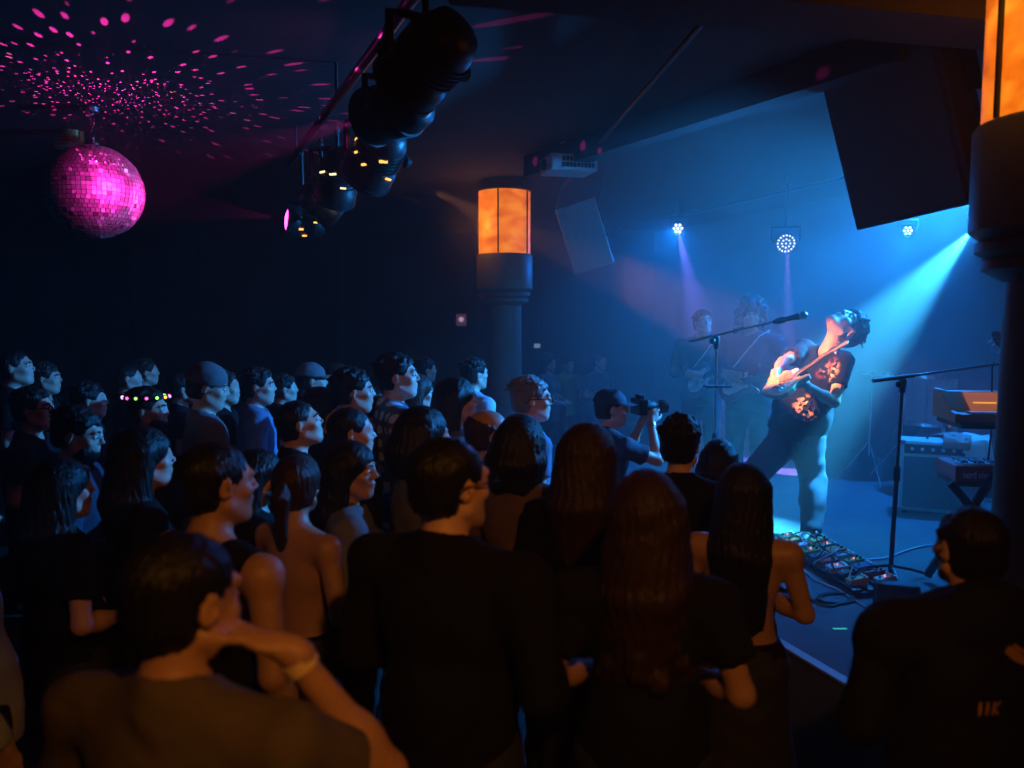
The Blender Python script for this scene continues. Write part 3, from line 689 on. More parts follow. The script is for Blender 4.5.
par(785.5,243,8.1,(-.1,-1,-.30),'par light with a ring of many small white diodes, above the bearded guitarist',led_v,37,.92)
par(908,230.5,7.0,(-.55,-1,-.25),'par light with six bright cyan diodes left of the near column, under the large loudspeaker',led_c,7,.5)
par(978,226,6.0,(-.75,-.45,-.42),'rightmost par light, beside the near column, source of the strong cyan beam',led_c,7,.55)

# ------------------------------------------------------------------ microphone stands
def xform(r, fn): pass
def micstand(name, label, base, top, b0, b1, mic, mt='dmetal', z0=STZ, cable=None, tray=False):
    """base point on the stage, top of pole, boom ends (world)"""
    r = empty(name, base, 0, label, 'microphone stand', 'microphone stands'); o = Vector(base); L = lambda p: Vector(p)-o
    t = L(top); mid = t*.55
    MB().tube([Vector((0,0,.05)),mid],.0135,10).build('lower_pole', M_[mt], r, True)
    MB().tube([mid,t],.0095,10).build('upper_pole', M_[mt], r, True)
    MB().lathe([(.017,-.04),(.019,-.03),(.019,.03),(.012,.05)],Matrix.Translation(mid)).build('height_clutch', M_['black'], r, True)
    k = MB().lathe([(.016,-.05),(.02,-.01),(.022,.02),(.012,.035)],Matrix.Translation(t)); k.lathe([(.010,0),(.010,.03),(.018,.03),(.018,.045),(.006,.05)],zto((-.8,-.6,0),t)); k.build('boom_clutch', M_['black'], r, True)
    for a in (20,140,260):
        e = Vector((.30*math.cos(R(a)),.30*math.sin(R(a)),.012)); MB().tube([Vector((0,0,.10)),e*.5+Vector((0,0,.055)),e],.009,8).ball(e,.014,nu=8,nv=6).build('leg', M_[mt], r, True)
    B0,B1 = L(b0),L(b1); MB().tube([B0,B1],.0075,8).tube([B0,B0.lerp(B1,.28)],.0115,10).build('boom', M_[mt], r, True)
    if cable:
        c = L(cable); bz = B0.lerp(B1,.86); MB().tube([bz+Vector((0,0,.012)),bz+Vector((-.015,-.01,-.02)),c.lerp(bz,.5)+Vector((.012,-.01,0)),c],.0055,8).build('cable', M_['cable'], r, True)
    if tray:
        q = t*.80; MB().box((0,0,0),(.16,.09,.012),Matrix.Translation(q+Vector((-.0,-.04,0)))).build('accessory_tray', M_['black'], r, bevel=.003)
    if mic:
        d = (B1-B0).normalized(); T = zto(d,B1)
        g = tag(MB().lathe([(.010,-.02),(.013,0),(.016,.09),(.021,.13),(.024,.135)],T,18).build('microphone', M_['black'], None, True, off=(-o.x,-o.y,-o.z)), 'black vocal microphone with a silver ball grille on the boom of the far stand', 'microphone')
        MB().ball((0,0,.158),(.026,.026,.028),T).build('grille', M_['metal'], g, True, off=(-o.x,-o.y,-o.z))
        MB().lathe([(.018,.0),(.020,.03),(.018,.05)],T,16).build('clip', M_['black'], r, True)
    return r
b1 = atz(716,560,STZ); Y1 = 5.0
b1 = at(716,400,Y1); b1.z = STZ
tp = at(716.5,341,Y1)
micstand('microphone_stand','slim chrome microphone stand with a boom, in front of the long-haired guitarists', b1, tp, at(689,341.5,Y1+.05), at(776,321.5,Y1-.12), True, 'metal', tray=True)
Y2 = 4.55; b2 = atz(890,582,STZ); tp2 = at(902.5,384,b2.y)
micstand('microphone_stand','black microphone stand with a drooping cable, nearest the near column', b2, tp2, at(873,381,b2.y-.12), at(1012,362,b2.y+.25), False, 'dmetal', cable=at(983,500,b2.y+.22))
# headstock-like clamp seen at the end of the boom: a shock mounted microphone on its own stand behind the column
# ------------------------------------------------------------------ keyboards
def keyrig():
    c = Vector(at(988,470,4.75)); c.z = STZ; rz = R(-8)
    st = empty('keyboard_stand', c, rz, 'black crossed keyboard stand behind the near column', 'keyboard stand')
    for s in (-1,1):
        for x0 in (-.40,.35):
            a_,b_ = ((x0,0,.03),(x0+.50,0,.93)) if s>0 else ((x0+.09,.0,.60),(x0+.55,.0,.05))
            m_ = zto(Vector(b_)-Vector(a_), Vector(a_).lerp(Vector(b_),.5)+Vector((0,-.24+.022*s,0))); MB().box((0,0,0),(.03,.045,(Vector(b_)-Vector(a_)).length),m_).build('leg', M_['black'], st, bevel=.006)
    m = MB()
    for s in (-1,1): m.box((.31,0,.10),(1.0,.03,.03),Matrix.Translation((0,.20*s,0)))
    m.build('foot_bar', M_['black'], st)
    MB().box((.24,-.06,.925),(1.0,.36,.03)).build('upper_tier', M_['black'], st, bevel=.004)
    MB().box((.26,-.02,.575),(1.0,.30,.03)).build('lower_tier', M_['black'], st, bevel=.004)
    # lower, red keyboard
    T = Matrix.Translation(c) @ Matrix.Rotation(rz,4,'Z')
    def root(name, loc, lab, rzz=0):
        q = T @ Vector(loc); return empty(name, q, rz+rzz, lab, 'keyboard', 'keyboards on the crossed stand')
    k = root('electric_piano',(.29,-.02,.592),'red stage keyboard with white lettering on the lower tier')
    MB().box((0,0,.045),(1.08,.32,.09)).build('body', M_['red'], k, bevel=.008)
    kb = MB()
    for i in range(44): kb.box((-.49+i*.0225,-.085,.094),(.021,.13,.012))
    kb.build('white_keys', M_['keyw'], k)
    kk = MB()
    for i in range(44):
        if i%7 in (0,1,3,4,5): kk.box((-.479+i*.0225,-.055,.104),(.011,.085,.012))
    kk.build('black_keys', M_['gloss'], k)
    pn = MB()
    for i in range(22): pn.lathe([(.010,.09),(.010,.104),(.001,.106)],Matrix.Translation((-.46+i*.043,.09+.03*(i%2),0)),10)
    pn.build('panel_knobs', M_['cabw'], k, True)
    f = bpy.data.curves.new('t','FONT'); f.body = 'nord electro'; f.size = .060; f.extrude = .001; f.align_x='LEFT'
    fo = bpy.data.objects.new('t', f); me = bpy.data.meshes.new_from_object(fo); bpy.data.objects.remove(fo)
    T2 = Matrix.Translation((-.50,-.1615,.022)) @ Matrix.Rotation(PI/2,4,'X') @ Matrix.Diagonal((.62,1,1,1)); me.transform(T2)
    lo = link('lettering', me, M_['keyw'], k); lo.name='lettering'
    # upper, wooden synthesizer
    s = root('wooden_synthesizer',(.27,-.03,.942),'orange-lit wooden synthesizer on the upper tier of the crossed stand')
    MB().prism([(-.18,0),(.17,0),(.17,.17),(.06,.17),(-.10,.06),(-.18,.05)],-.55,-.52,basis((0,1,0),(0,0,1),(1,0,0))).build('side_panel', M_['wood'], s, bevel=.004)
    MB().prism([(-.18,0),(.17,0),(.17,.17),(.06,.17),(-.10,.06),(-.18,.05)],.52,.55,basis((0,1,0),(0,0,1),(1,0,0))).build('side_panel', M_['wood'], s, bevel=.004)
    MB().prism([(-.17,0.005),(.16,0.005),(.16,.16),(.06,.16),(-.10,.05),(-.17,.045)],-.52,.52,basis((0,1,0),(0,0,1),(1,0,0))).build('case', M_['wood'], s, bevel=.003)
    kb = MB()
    for i in range(40): kb.box((-.45+i*.023,-.135,.055),(.0215,.07,.012))
    kb.build('white_keys', M_['keyw'], s)
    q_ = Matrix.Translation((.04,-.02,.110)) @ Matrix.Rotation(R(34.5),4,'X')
    MB().box((0,0,0),(.94,.165,.006),q_).build('amber_glow_panel', emat('amber_glow',(1,.26,.02),.30), s)  # emission put into the panel to give the wood its orange-lit look
    MB().box((0,-.02,.005),(.88,.012,.004),q_).build('amber_glow_strip', emat('amber_strip',(1,.40,.04),.9), s)
keyrig()
# ------------------------------------------------------------------ amplifiers
def amp(loc, rz, W, H, D, lab, mt, top=True):
    r = empty('guitar_amplifier', loc, rz, lab, 'amplifier', 'amplifiers at the back of the stage')
    MB().box((0,0,H/2+.02),(W,D,H)).build('cabinet', M_[mt], r, bevel=.02)
    MB().box((0,-D/2-.004,H*.42+.02),(W*.90,.012,H*.72)).build('speaker_grille', M_['grille'], r, bevel=.004)
    MB().box((0,-D/2-.004,H*.89+.02),(W*.90,.012,H*.13)).build('control_panel', M_['gloss'], r, bevel=.003)
    for i in range(7): MB().lathe([(.013,0),(.013,.018),(.010,.020)],zto((0,-1,0),(-W*.36+i*W*.12,-D/2-.010,H*.89+.02)),12).build('knob', M_['keyw'], r, True)
    MB().tube([(-.10,0,H+.02),(-.09,0,H+.055),(.09,0,H+.055),(.10,0,H+.02)],.010,8).build('handle', M_['black'], r, True)
    for x in (-1,1):
        for y in (-1,1): MB().lathe([(.018,0),(.022,.005),(.022,.022)],Matrix.Translation((x*W*.42,y*D*.38,0)),10).build('foot', M_['black'], r, True)
    m = MB()
    for x in (-1,1):
        for z in (.02,H+.02): m.box((x*(W/2-.015),-D/2+.012,z+(-.014 if z>.1 else .014)),(.045,.04,.04))
    m.build('corner_guard', M_['metal'], r, bevel=.006)
    return r
pA = atz(938,512,STZ); amp(pA, R(-22), .60,.56,.27,'white-covered guitar amplifier with a dark grille on the stage floor, lower one','cabw')
pB = at(990,445,6.75); pB.z=STZ
flight = empty('flight_case',(pB.x,pB.y+.05,STZ),R(-20),'dark flight case under the rear amplifier','case')
MB().box((0,0,.15),(.62,.42,.30)).build('case_body', M_['black'], flight, bevel=.006)
MB().box((0,-.212,.15),(.64,.012,.03)).box((0,-.212,.02),(.64,.012,.03)).box((0,-.212,.285),(.64,.012,.03)).build('edge_trim', M_['metal'], flight)
amp((pB.x,pB.y+.05,STZ+.303), R(-20), .55,.46,.26,'pale guitar amplifier standing on the flight case behind the keyboards','cabw')
# clothes draped over the lower amplifier
def drape():
    T = Matrix.Translation(pA) @ Matrix.Rotation(R(-22),4,'Z')
    r = empty('jacket', T@Vector((.17,0,.585)), R(-22), 'crumpled white and pinkish cloth thrown over the white amplifier', 'cloth')
    def sheet(x0,x1,name,mt,ph,drop):
        vs=[];fs=[];nx,ny=18,26
        for i in range(nx+1):
            for j in range(ny+1):
                x = x0+(x1-x0)*i/nx; s_ = -.14-drop+ (.28+drop)*j/ny
                y = max(s_,-.150); z = .012+.02*abs(math.sin(19*x+ph+7*s_))+.016*math.sin(31*s_+ph+9*x)**2
                if s_ < -.150: z = (s_+.150)*1.0+.01; y = -.155-.02*abs(math.sin(24*x+ph))
                vs.append((x+.012*math.sin(15*s_+ph),y,z))
        for i in range(nx):
            for j in range(ny): a=i*(ny+1)+j; fs.append((a,a+1,a+ny+2,a+ny+1))
        o = MB().add(vs,fs).build(name, mt, r, True); q = o.modifiers.new('t','SOLIDIFY'); q.thickness=.008; q.offset=1; return o
    sheet(-.02,.16,'white_sleeve',M_['twhite'],.3,.16); sheet(-.17,.02,'pink_lining',mat('pink_cloth',(.45,.22,.18),.8,bscale=200),1.9,.07)
drape()
# ------------------------------------------------------------------ drums at the back
def drum(c, rad, h, lab, tilt, mt, name='drum', legs=True):
    r = empty(name, c, 0, lab, 'drum', 'drum kit at the back of the stage'); T = Matrix.Rotation(R(tilt),4,'X')
    z0 = .62 if legs else 0
    T = Matrix.Translation((0,0,z0)) @ T
    MB().lathe([(rad,.02),(rad,h-.02)],T,32).build('shell', mt, r, True)
    MB().lathe([(.001,h-.012),(rad*.98,h-.012),(rad*.98,h-.008),(.001,h-.008)],T,32).build('head', M_['twhite'], r, True)
    for z in (0,h-.03): MB().lathe([(rad+.002,z),(rad+.014,z),(rad+.014,z+.03),(rad+.002,z+.03)],T,32).build('hoop', M_['chrome'], r, True)
    for k in range(8):
        a = 2*PI*k/8+.2; p = Vector(((rad+.014)*math.cos(a),(rad+.014)*math.sin(a),0)); MB().tube([T@(p+Vector((0,0,.02))),T@(p+Vector((0,0,h-.02)))],.004,6).box((p.x,p.y,h*.5),(.022,.022,.06),T).build('lug', M_['chrome'], r)
    if legs:
        for k in range(3):
            a = 2*PI*k/3+.5; p = Vector(((rad+.02)*math.cos(a),(rad+.02)*math.sin(a),0)); MB().tube([p+Vector((0,0,z0+h*.6)),p+Vector((0,0,.06)),p*1.08],.007,8).build('leg', M_['chrome'], r, True)
    return r
dp = at(930,440,6.9)
sp = mat('pink_shell',(.42,.20,.20),.3); 
drum((dp.x-.02,6.9,STZ),.21,.44,'pinkish floor tom with chrome lugs behind the amplifier',0,sp)
def kick():
    c = Vector((dp.x+.35,7.55,STZ)); r = empty('bass_drum', c, R(0), 'dark bass drum with chrome hoops behind the keyboards', 'drum', 'drum kit at the back of the stage'); T = Matrix.Translation((0,0,.30)) @ Matrix.Rotation(R(90),4,'X') @ Matrix.Rotation(0,4,'Y')
    MB().lathe([(.27,-.2),(.27,.2)],T,40).build('shell', M_['black'], r, True)
    MB().lathe([(.001,.19),(.265,.19),(.265,.195),(.001,.195)],T,40).build('head', M_['tgrey'], r, True)
    for z in (-.21,.18): MB().lathe([(.272,z),(.295,z),(.295,z+.035),(.272,z+.035)],T,40).build('hoop', M_['chrome'], r, True)
    for s in (-1,1): MB().tube([(s*.26,0,.3),(s*.36,-.12,.02)],.009,8).build('spur', M_['chrome'], r, True)
kick()
def cymbal(c, h, lab):
    r = empty('cymbal', c, 0, lab, 'cymbal', 'cymbals of the drum kit')
    MB().lathe([(.022,h+.03),(.05,h+.022),(.06,h+.004),(.21,h-.02),(.21,h-.023),(.06,h),(.02,h)],Matrix.Rotation(R(8),4,'Y'),36).build('disc', mat('bronze',(.45,.33,.12),.3,1,bump=0), r, True)
    MB().tube([(0,0,.25),(0,0,h+.02)],.010,8).build('stand_pole', M_['chrome'], r, True)
    for a in (30,150,270): MB().tube([(0,0,.4),(.27*math.cos(R(a)),.27*math.sin(R(a)),.01)],.007,8).build('leg', M_['chrome'], r, True)
cymbal((dp.x-.30,7.4,STZ),1.02,'bronze cymbal at the back of the stage beside the floor tom')
cymbal((dp.x+.05,7.5,STZ),.98,'bronze cymbal on a chrome stand above the bass drum')

# ------------------------------------------------------------------ pedalboard and cables on the stage
def pedals():
    u = (atz(866,592,STZ)-atz(792,545,STZ)); u.z=0; L = u.length; ang = math.atan2(u.y,u.x); c0 = atz(792,545,STZ)
    T = Matrix.Translation(c0) @ Matrix.Rotation(ang,4,'Z')
    base = empty('pedalboard', T@Vector((L*.5,.04,STZ*0)), ang, 'black pedalboard lying on the stage floor in front of the guitarist', 'pedalboard')
    m = MB()
    for y in (-.13,-.045,.045,.13): m.box((0,y,.03),(L*1.15,.05,.016))
    for x in (-.57,0,.57): m.box((x*L,0,.014),(.03,.30,.024))
    m.build('rail_frame', M_['black'], base)
    MB().box((0,.17,.03),(L*1.17,.02,.05)).build('edge_rail', M_['gloss'], base, bevel=.004)
    cols = [('metal',None),('red',None),('wood',None),('white',None),('tlight',None),('dmetal',None),('tgreen',None),('cream',None),('tblue',None)]
    T2 = Matrix.Translation(base.location) @ Matrix.Rotation(ang,4,'Z')
    ledr = emat('red_status_light',(1,.12,.03),6); n = 9; r3 = random.Random(3)
    words = ['silver','red','orange','white','pale blue','dark grey','green','cream','blue']
    for row in (0,1):
        for i in range(n):
            x = (-.5+(i+.5)/n)*L*1.08; y = -.085+.165*row; q = T2 @ Vector((x,y,.039)); ci = (i*2+row*5)%9
            pos = ['near','far'][row]
            r = empty('effects_pedal', q, ang+R(r3.uniform(-7,7)), f'small {words[ci]} effects pedal, number {i+1} from the left end of the {pos} row' , 'effects pedal', 'effects pedals on the pedalboard')
            w = .058 if i%3 else .085; r['label'] = f'{words[ci]} effects pedal in the {pos} row of the pedalboard'
            if any(o is not r and o.get('label')==r['label'] for o in C.objects): r['label'] += ', second of its colour'
            MB().prism([(-.055,0),(.055,0),(.055,.052),(-.055,.032)],-w/2,w/2,basis((0,1,0),(0,0,1),(1,0,0))).build('enclosure', M_[cols[ci][0]], r, bevel=.004)
            for kx in (-.018,.018): MB().lathe([(.008,0),(.008,.014),(.006,.015)],Matrix.Translation((kx,.032,.045)),12).build('knob', M_['black' if i%2 else 'keyw'], r, True)
            MB().lathe([(.009,0),(.009,.008),(.006,.014),(.001,.015)],Matrix.Translation((0,-.03,.036)),12).build('footswitch', M_['chrome'], r, True)
            if (i+row)%3==0: MB().ball((0,.0,.045),.004,nu=8,nv=6).build('status_light', ledr, r, True)
    # patch cables
    for i in range(7):
        x = (-.45+.14*i)*L; pts = []
        for t in [q/12 for q in range(13)]:
            pts.append(T2 @ Vector((x+.20*t+.03*math.sin(7*t+i), .05-.20*t+.05*math.sin(5*t+2*i), .07+.06*math.sin(PI*t)*(1+.4*(i%3)))))
        o = MB().tube(pts,.0042,6).build('patch_cable', M_['cablew' if i%2 else 'cable'], None, True)
        tag(o, ['white','black'][(i+1)%2]+' patch cable arching over the pedals, '+['at the guitarist\'s shoe','second from the shoe end','third from the shoe end','over the middle of the board','just past the middle','second from the microphone stand end','at the microphone stand end'][i], 'cable', 'patch cables on the pedalboard')
    def floorcable(px, mt, rad, lab, name='instrument_cable'):
        P = [atz(x,y,STZ+rad+.002) for x,y in px]; pts = []
        for i in range(len(P)-1):
            a,b = P[max(i-1,0)],P[i]; c,d = P[i+1],P[min(i+2,len(P)-1)]
            for k in range(6):
                t = k/6; pts.append(.5*((2*b)+(-a+c)*t+(2*a-5*b+4*c-d)*t*t+(-a+3*b-3*c+d)*t**3))
        pts.append(P[-1]); return tag(MB().tube(pts,rad,6).build(name, mt, None, True), lab, 'cable')
    floorcable([(858,560),(885,558),(905,551),(925,546),(960,542)],M_['cablew'],.006,'pale cable curving over the stage floor from the pedals to the amplifier')
    floorcable([(800,566),(815,580),(835,588),(850,597),(866,607)],M_['cablew'],.005,'pale cable lying along the near side of the pedalboard')
    cpt = []
    for t in range(0,34): a = t*.42; cpt.append((833+17*math.cos(a)+t*.15, 597+5.0*math.sin(a)+t*.05))
    floorcable(cpt,M_['cable'],.006,'coiled dark blue-lit cable on the stage floor beside the pedalboard','coiled_cable')
    floorcable([(806,592),(812,600),(830,606),(848,600)],M_['cable'],.006,'black cable running from the coil to the pedalboard')
pedals()
a = atz(833,629,STZ+.002); b = atz(847,629,STZ+.002)
tag(MB().box(((a.x+b.x)/2,a.y,STZ+.0035),(b.x-a.x,.018,.002)).build('tape_mark', mat('glowing_green_tape',(.15,.85,.35),.5,emit=(.1,.9,.3),es=.25)), 'short bright green tape mark on the stage floor', 'tape')
# dark wedge standing in for the hooded person's raised arm
w = atz(893,612,STZ); r = empty('stand_in_wedge', (w.x+.02,w.y,STZ), R(165), 'small dark wedge on the stage floor standing in for a raised arm of the hooded person', 'monitor'); r.scale = (.62,.62,.62)
MB().prism([(-.15,0),(.13,0),(.15,.06),(.02,.24),(-.10,.24)],-.17,.17,basis((0,1,0),(0,0,1),(1,0,0))).build('cabinet', M_['pa'], r, bevel=.01)
MB().box((0,0,.006),(.30,.20,.010),Matrix.Translation((0,.085,.15)) @ Matrix.Rotation(R(-54),4,'X')).build('grille', M_['black'], r, bevel=.003)
# ------------------------------------------------------------------ guitars
def guitar(name, M, lab, body, s=1.0, strat=True, neckm='maple', bass=False, cat='guitar', grp=None):
    """local: +Y towards the headstock, +Z face, origin at the bridge"""
    r = bpy.data.objects.new(name, None); C.objects.link(r); r.matrix_world = M @ Matrix.Scale(s,4); tag(r, lab, cat, grp)
    h = [(0,-.115),(.08,-.112),(.135,-.08),(.158,-.02),(.150,.04),(.118,.095),(.105,.135),(.118,.185),(.125,.225),(.105,.250),(.078,.235),(.052,.195),(.030,.178)]
    g = [(-.030,.178),(-.050,.205),(-.070,.255),(-.095,.285),(-.125,.278),(-.135,.235),(-.122,.170),(-.112,.120),(-.125,.06),(-.158,.01),(-.160,-.04),(-.135,-.09),(-.08,-.115)] if strat else [(-.030,.178),(-.06,.20),(-.10,.205),(-.132,.18),(-.130,.13),(-.118,.10),(-.128,.05),(-.158,.0),(-.158,-.05),(-.13,-.095),(-.07,-.115)]
    MB().prism(h+g,-.045,0).build('body', body, r, bevel=.008)
    MB().prism([(.0,-.06),(.07,-.07),(.10,-.02),(.085,.06),(.06,.11),(.055,.16),(-.03,.17),(-.07,.18),(-.075,.10),(-.06,.0),(-.03,-.02)],0,.0025).build('pickguard', M_['pick'] , r)
    NL = .62 if bass else .46
    MB().prism([(-.026,.10),(.026,.10),(.021,.10+NL),(-.021,.10+NL)],0,.016).build('neck', M_[neckm], r, bevel=.004)
    fr = MB()
    for i in range(20): y = .10+NL*(1-(1-i/20)**1.0*1)*.97+.012; fr.box((0,y,.0168),(.044,.002,.0015))
    fr.build('frets', M_['chrome'], r)
    MB().prism([(-.021,.10+NL),(.021,.10+NL),(.030,.13+NL),(.028,.17+NL),(.048,.24+NL),(.020,.275+NL),(-.005,.27+NL),(-.028,.20+NL),(-.026,.14+NL)],-.004,.010).build('headstock', M_[neckm], r, bevel=.003)
    for i in range(4 if bass else 6):
        y = .135+NL+i*(.032 if bass else .021); MB().lathe([(.004,.01),(.004,.022),(.006,.024)],Matrix.Translation((-.012+.004*i,y,0)),8).tube([(-.028,y,.002),(-.045,y,.002)],.004,6).ball((-.052,y,.002),(.010,.007,.004),nu=8,nv=6).build('tuning_peg', M_['chrome'], r, True)
    for y in (.035,.085): MB().box((0,y,.006),(.075,.02,.010)).build('pickup', M_['pick'] if strat else M_['black'], r, bevel=.004)
    MB().box((0,-.025,.007),(.072,.03,.012)).build('bridge', M_['chrome'], r, bevel=.002)
    for i in range(3): MB().lathe([(.011,.002),(.012,.012),(.009,.017)],Matrix.Translation((.075-.012*i,-.045+.035*i,0)),14).build('knob', M_['keyw'], r, True)
    st = MB()
    for i in range(4 if bass else 6): x = -.016+.032*i/(3 if bass else 5); st.tube([(x*1.4,-.03,.014),(x,.10+NL,.020),(-.012+.004*i,.135+NL+i*.021,.02)],.0011,4)
    st.build('strings', M_['chrome'], r)
    return r
# ------------------------------------------------------------------ the band
def guitarist():
    ank = atz(812,529,STZ+.095); root = empty('person', (ank.x-.1,ank.y-.1,STZ), 0, 'stocky guitarist in a dark printed t-shirt and jeans leaning far back, head thrown back', 'person'); o = root.location
    g = lambda px,py,Y: at(px,py,Y)-o
    J = dict(pelvis=g(796,432,5.75), chest=g(817,382,5.70), neck=g(829,350,5.66), shR=g(804,349,5.84), shL=g(844,360,5.50), elR=g(783,362,5.62), wrR=g(775,375,5.42),
             elL=g(834,402,5.40), wrL=g(803,383,5.24), hipR=g(785,441,5.83), hipL=g(807,441,5.66), knR=g(750,479,5.50), knL=g(813,482,5.60), anL=atz(811,529,STZ+.095)-o, anR=atz(752,556,STZ+.095)-o)
    J['ftL'] = Vector((-.10,-.12,-.055)); J['ftR'] = Vector((-.13,-.10,-.055))
    cr = Vector((.93,.16,.14)).normalized(); f = Vector((-.12,-.42,.9)); f = (f-cr*f.dot(cr)).normalized(); x = f.cross(cr)
    J['HM'] = basis(x,f,cr).to_3x3(); J['head'] = g(845,327,5.60)
    J['hdR'] = ((Vector((-.2,-.5,-.5))), Vector((.6,.3,-.6))); J['hdL'] = (Vector((-.8,-.15,.35)), Vector((.1,.8,-.4)))
    J['upright'] = True; J['hem'] = .03
    b = link('body', body_mesh(J,.0065,False,.10,1.17,(1,1),48,1.15), M_['skin'], root)
    tm = mat('printed_tee', (.006,.010,.022), .9, bscale=250, spec=.2); nt = tm.node_tree; N = nt.nodes; L = nt.links; bs = N['Principled BSDF']; old = bs.inputs['Base Color'].links[0].from_socket
    tc = N.new('ShaderNodeTexCoord'); n = N.new('ShaderNodeTexNoise'); n.inputs['Scale'].default_value = 34; n.inputs['Detail'].default_value = 4; L.new(tc.outputs['Object'], n.inputs['Vector'])
    acc = None
    for (px,py,Y,rad) in ((799,353,5.55,.08),(821,366,5.45,.08),(806,405,5.45,.10),(812,378,5.45,.05)):
        c = g(px,py,Y); d = N.new('ShaderNodeVectorMath'); d.operation='DISTANCE'; L.new(tc.outputs['Object'], d.inputs[0]); d.inputs[1].default_value = c
        mr = N.new('ShaderNodeMapRange'); mr.inputs['From Min'].default_value = rad; mr.inputs['From Max'].default_value = rad+.05; mr.inputs['To Min'].default_value=1; mr.inputs['To Max'].default_value=0; L.new(d.outputs['Value'], mr.inputs['Value'])
        if acc is None: acc = mr.outputs[0]
        else: a = N.new('ShaderNodeMath'); a.operation='MAXIMUM'; L.new(acc,a.inputs[0]); L.new(mr.outputs[0],a.inputs[1]); acc = a.outputs[0]
    cr_ = N.new('ShaderNodeValToRGB'); e = cr_.color_ramp.elements; e[0].position=.49; e[0].color=(0,0,0,1); e[1].position=.53; e[1].color=(1,1,1,1); L.new(n.outputs['Fac'], cr_.inputs[0])
    mu = N.new('ShaderNodeMath'); mu.operation='MULTIPLY'; L.new(cr_.outputs[0],mu.inputs[0]); L.new(acc,mu.inputs[1])
    n2 = N.new('ShaderNodeTexNoise'); n2.inputs['Scale'].default_value = 9; L.new(tc.outputs['Object'], n2.inputs['Vector']); c2_ = N.new('ShaderNodeValToRGB'); e = c2_.color_ramp.elements; e[0].position=.42; e[0].color=(.60,.09,.10,1); e[1].position=.54; e[1].color=(.85,.62,.42,1); L.new(n2.outputs['Fac'], c2_.inputs[0])
    mx = N.new('ShaderNodeMix'); mx.data_type='RGBA'; L.new(mu.outputs[0],mx.inputs['Factor']); L.new(old,mx.inputs['A']); L.new(c2_.outputs[0],mx.inputs['B']); L.new(mx.outputs['Result'],bs.inputs['Base Color'])
    link('shirt', shirt_mesh(J,.0075,'tee',False,.10), tm, root)
    link('trousers', trousers_mesh(J,.009,.09,False,.034), M_['denim'], root)
    for k in 'RL': link('shoe', shoe_mesh(J['an'+k],(-.10,-.12,0) if k=='L' else (-.13,-.10,0)), M_['black'], root)
    link('hair', hair_mesh(J['head'],J['HM'],'quiff',.005,1.20,4), M_['hbrown'], root); add_eyes(J['head'],J['HM'],root,1.17)
    # guitar held across the belly, neck rising past the left shoulder
    bt = at(765,396,5.18); hd = at(848,341,5.30); a = (hd-bt).normalized(); n = Vector((-.26,-.16,.95)); n = (n-a*n.dot(a)).normalized(); x = a.cross(n)
    org = bt.lerp(hd,.16); G = basis(x,a,n,org)
    gr = guitar('electric_guitar', G, 'cream electric guitar held by the leaning guitarist', M_['cream'], .78)
    st = MB(); p0 = org - a*.09; c = J['shL']+o; k_ = J['neck']+o
    st.tube([k_.lerp(c,.6)+Vector((-.06,-.10,.03)), k_.lerp(c,.6)+Vector((.0,-.02,.085)), k_.lerp(c,.35)+Vector((.03,.10,.05)), J['chest']+o+Vector((.12,.10,.02))],[.016]*4,8,sq=.3)
    st.build('guitar_strap', M_['twhite'], root, True, off=o)
guitarist()
def musician(px,top,d,face,label,glabel,bodym,bass,gtilt,**k):
    r,J,s = person(px,top,d,face,label,z0=STZ,arms=('front','cross'),**k)
    T = Matrix.Translation(r.location) @ Matrix.Rotation(R(face),4,'Z') @ Matrix.Scale(s,4)
    a = Vector((-math.cos(R(gtilt)),.12,math.sin(R(gtilt)))).normalized(); n = Vector((0,1,.15)); n=(n-a*n.dot(a)).normalized(); x = a.cross(n)
    G = T @ basis(x,a,n,(.10,.245,1.07)); guitar('electric_guitar' if not bass else 'bass_guitar', G, glabel, bodym, .95, not bass, 'rose', bass)
    st = MB(); st.tube([Vector((.10,.22,1.03)),Vector((.13,.16,1.15)),Vector((.0,.15,1.32)),Vector((-.10,.085,1.46)),Vector((-.15,-.02,1.50)),Vector((-.10,-.13,1.40)),Vector((.16,-.15,1.10)),Vector((.2,.05,1.02))],.014,8,sq=.3).build('guitar_strap', M_['cabw'], r, True)
musician(751,299,6.45,150,'curly-haired guitarist in a dark shirt standing in the haze','dark red electric guitar with a pale pickguard held by the curly-haired player',mat('dark_red_lacquer',(.16,.02,.03),.3),False,12,hair='curly',hc='hbrown',shirt='tnavy',style='shirt',low='denim',hy=20,hp=-8,res=.0085,fat=.03,w=1.05,eyes=True,seed=3)
musician(703,308,7.1,172,'bass player in a patterned shirt, furthest left of the musicians, half lost in the haze','bass guitar held by the player at the left of the band',M_['tgrey'],True,30,hair='short',hc='hbrown',shirt='tbrown',style='shirt',low='denim',hy=15,hp=10,res=.009,eyes=True,seed=5,skin='skin3')

r_,J_,s_ = person(1056,300,5.0,140,'musician almost hidden by the near column, only the bass headstock showing',z0=STZ,hair='short',hc='hblack',shirt='tblack',style='shirt',low='denim',arms=('front','cross'),seed=8)
hd0 = at(992,334,5.30); a_ = Vector((-.36,.42,.60)).normalized(); n_ = Vector((-.5,-.7,.1)); n_ = (n_-a_*n_.dot(a_)).normalized()
guitar('bass_guitar', basis(a_.cross(n_),a_,n_,hd0-a_*.84), 'black bass guitar whose headstock rises beside the near column', M_['gloss'], .95, False, 'rose', True)

# ------------------------------------------------------------------ the audience
P = person; CG = 'audience in front of the stage'
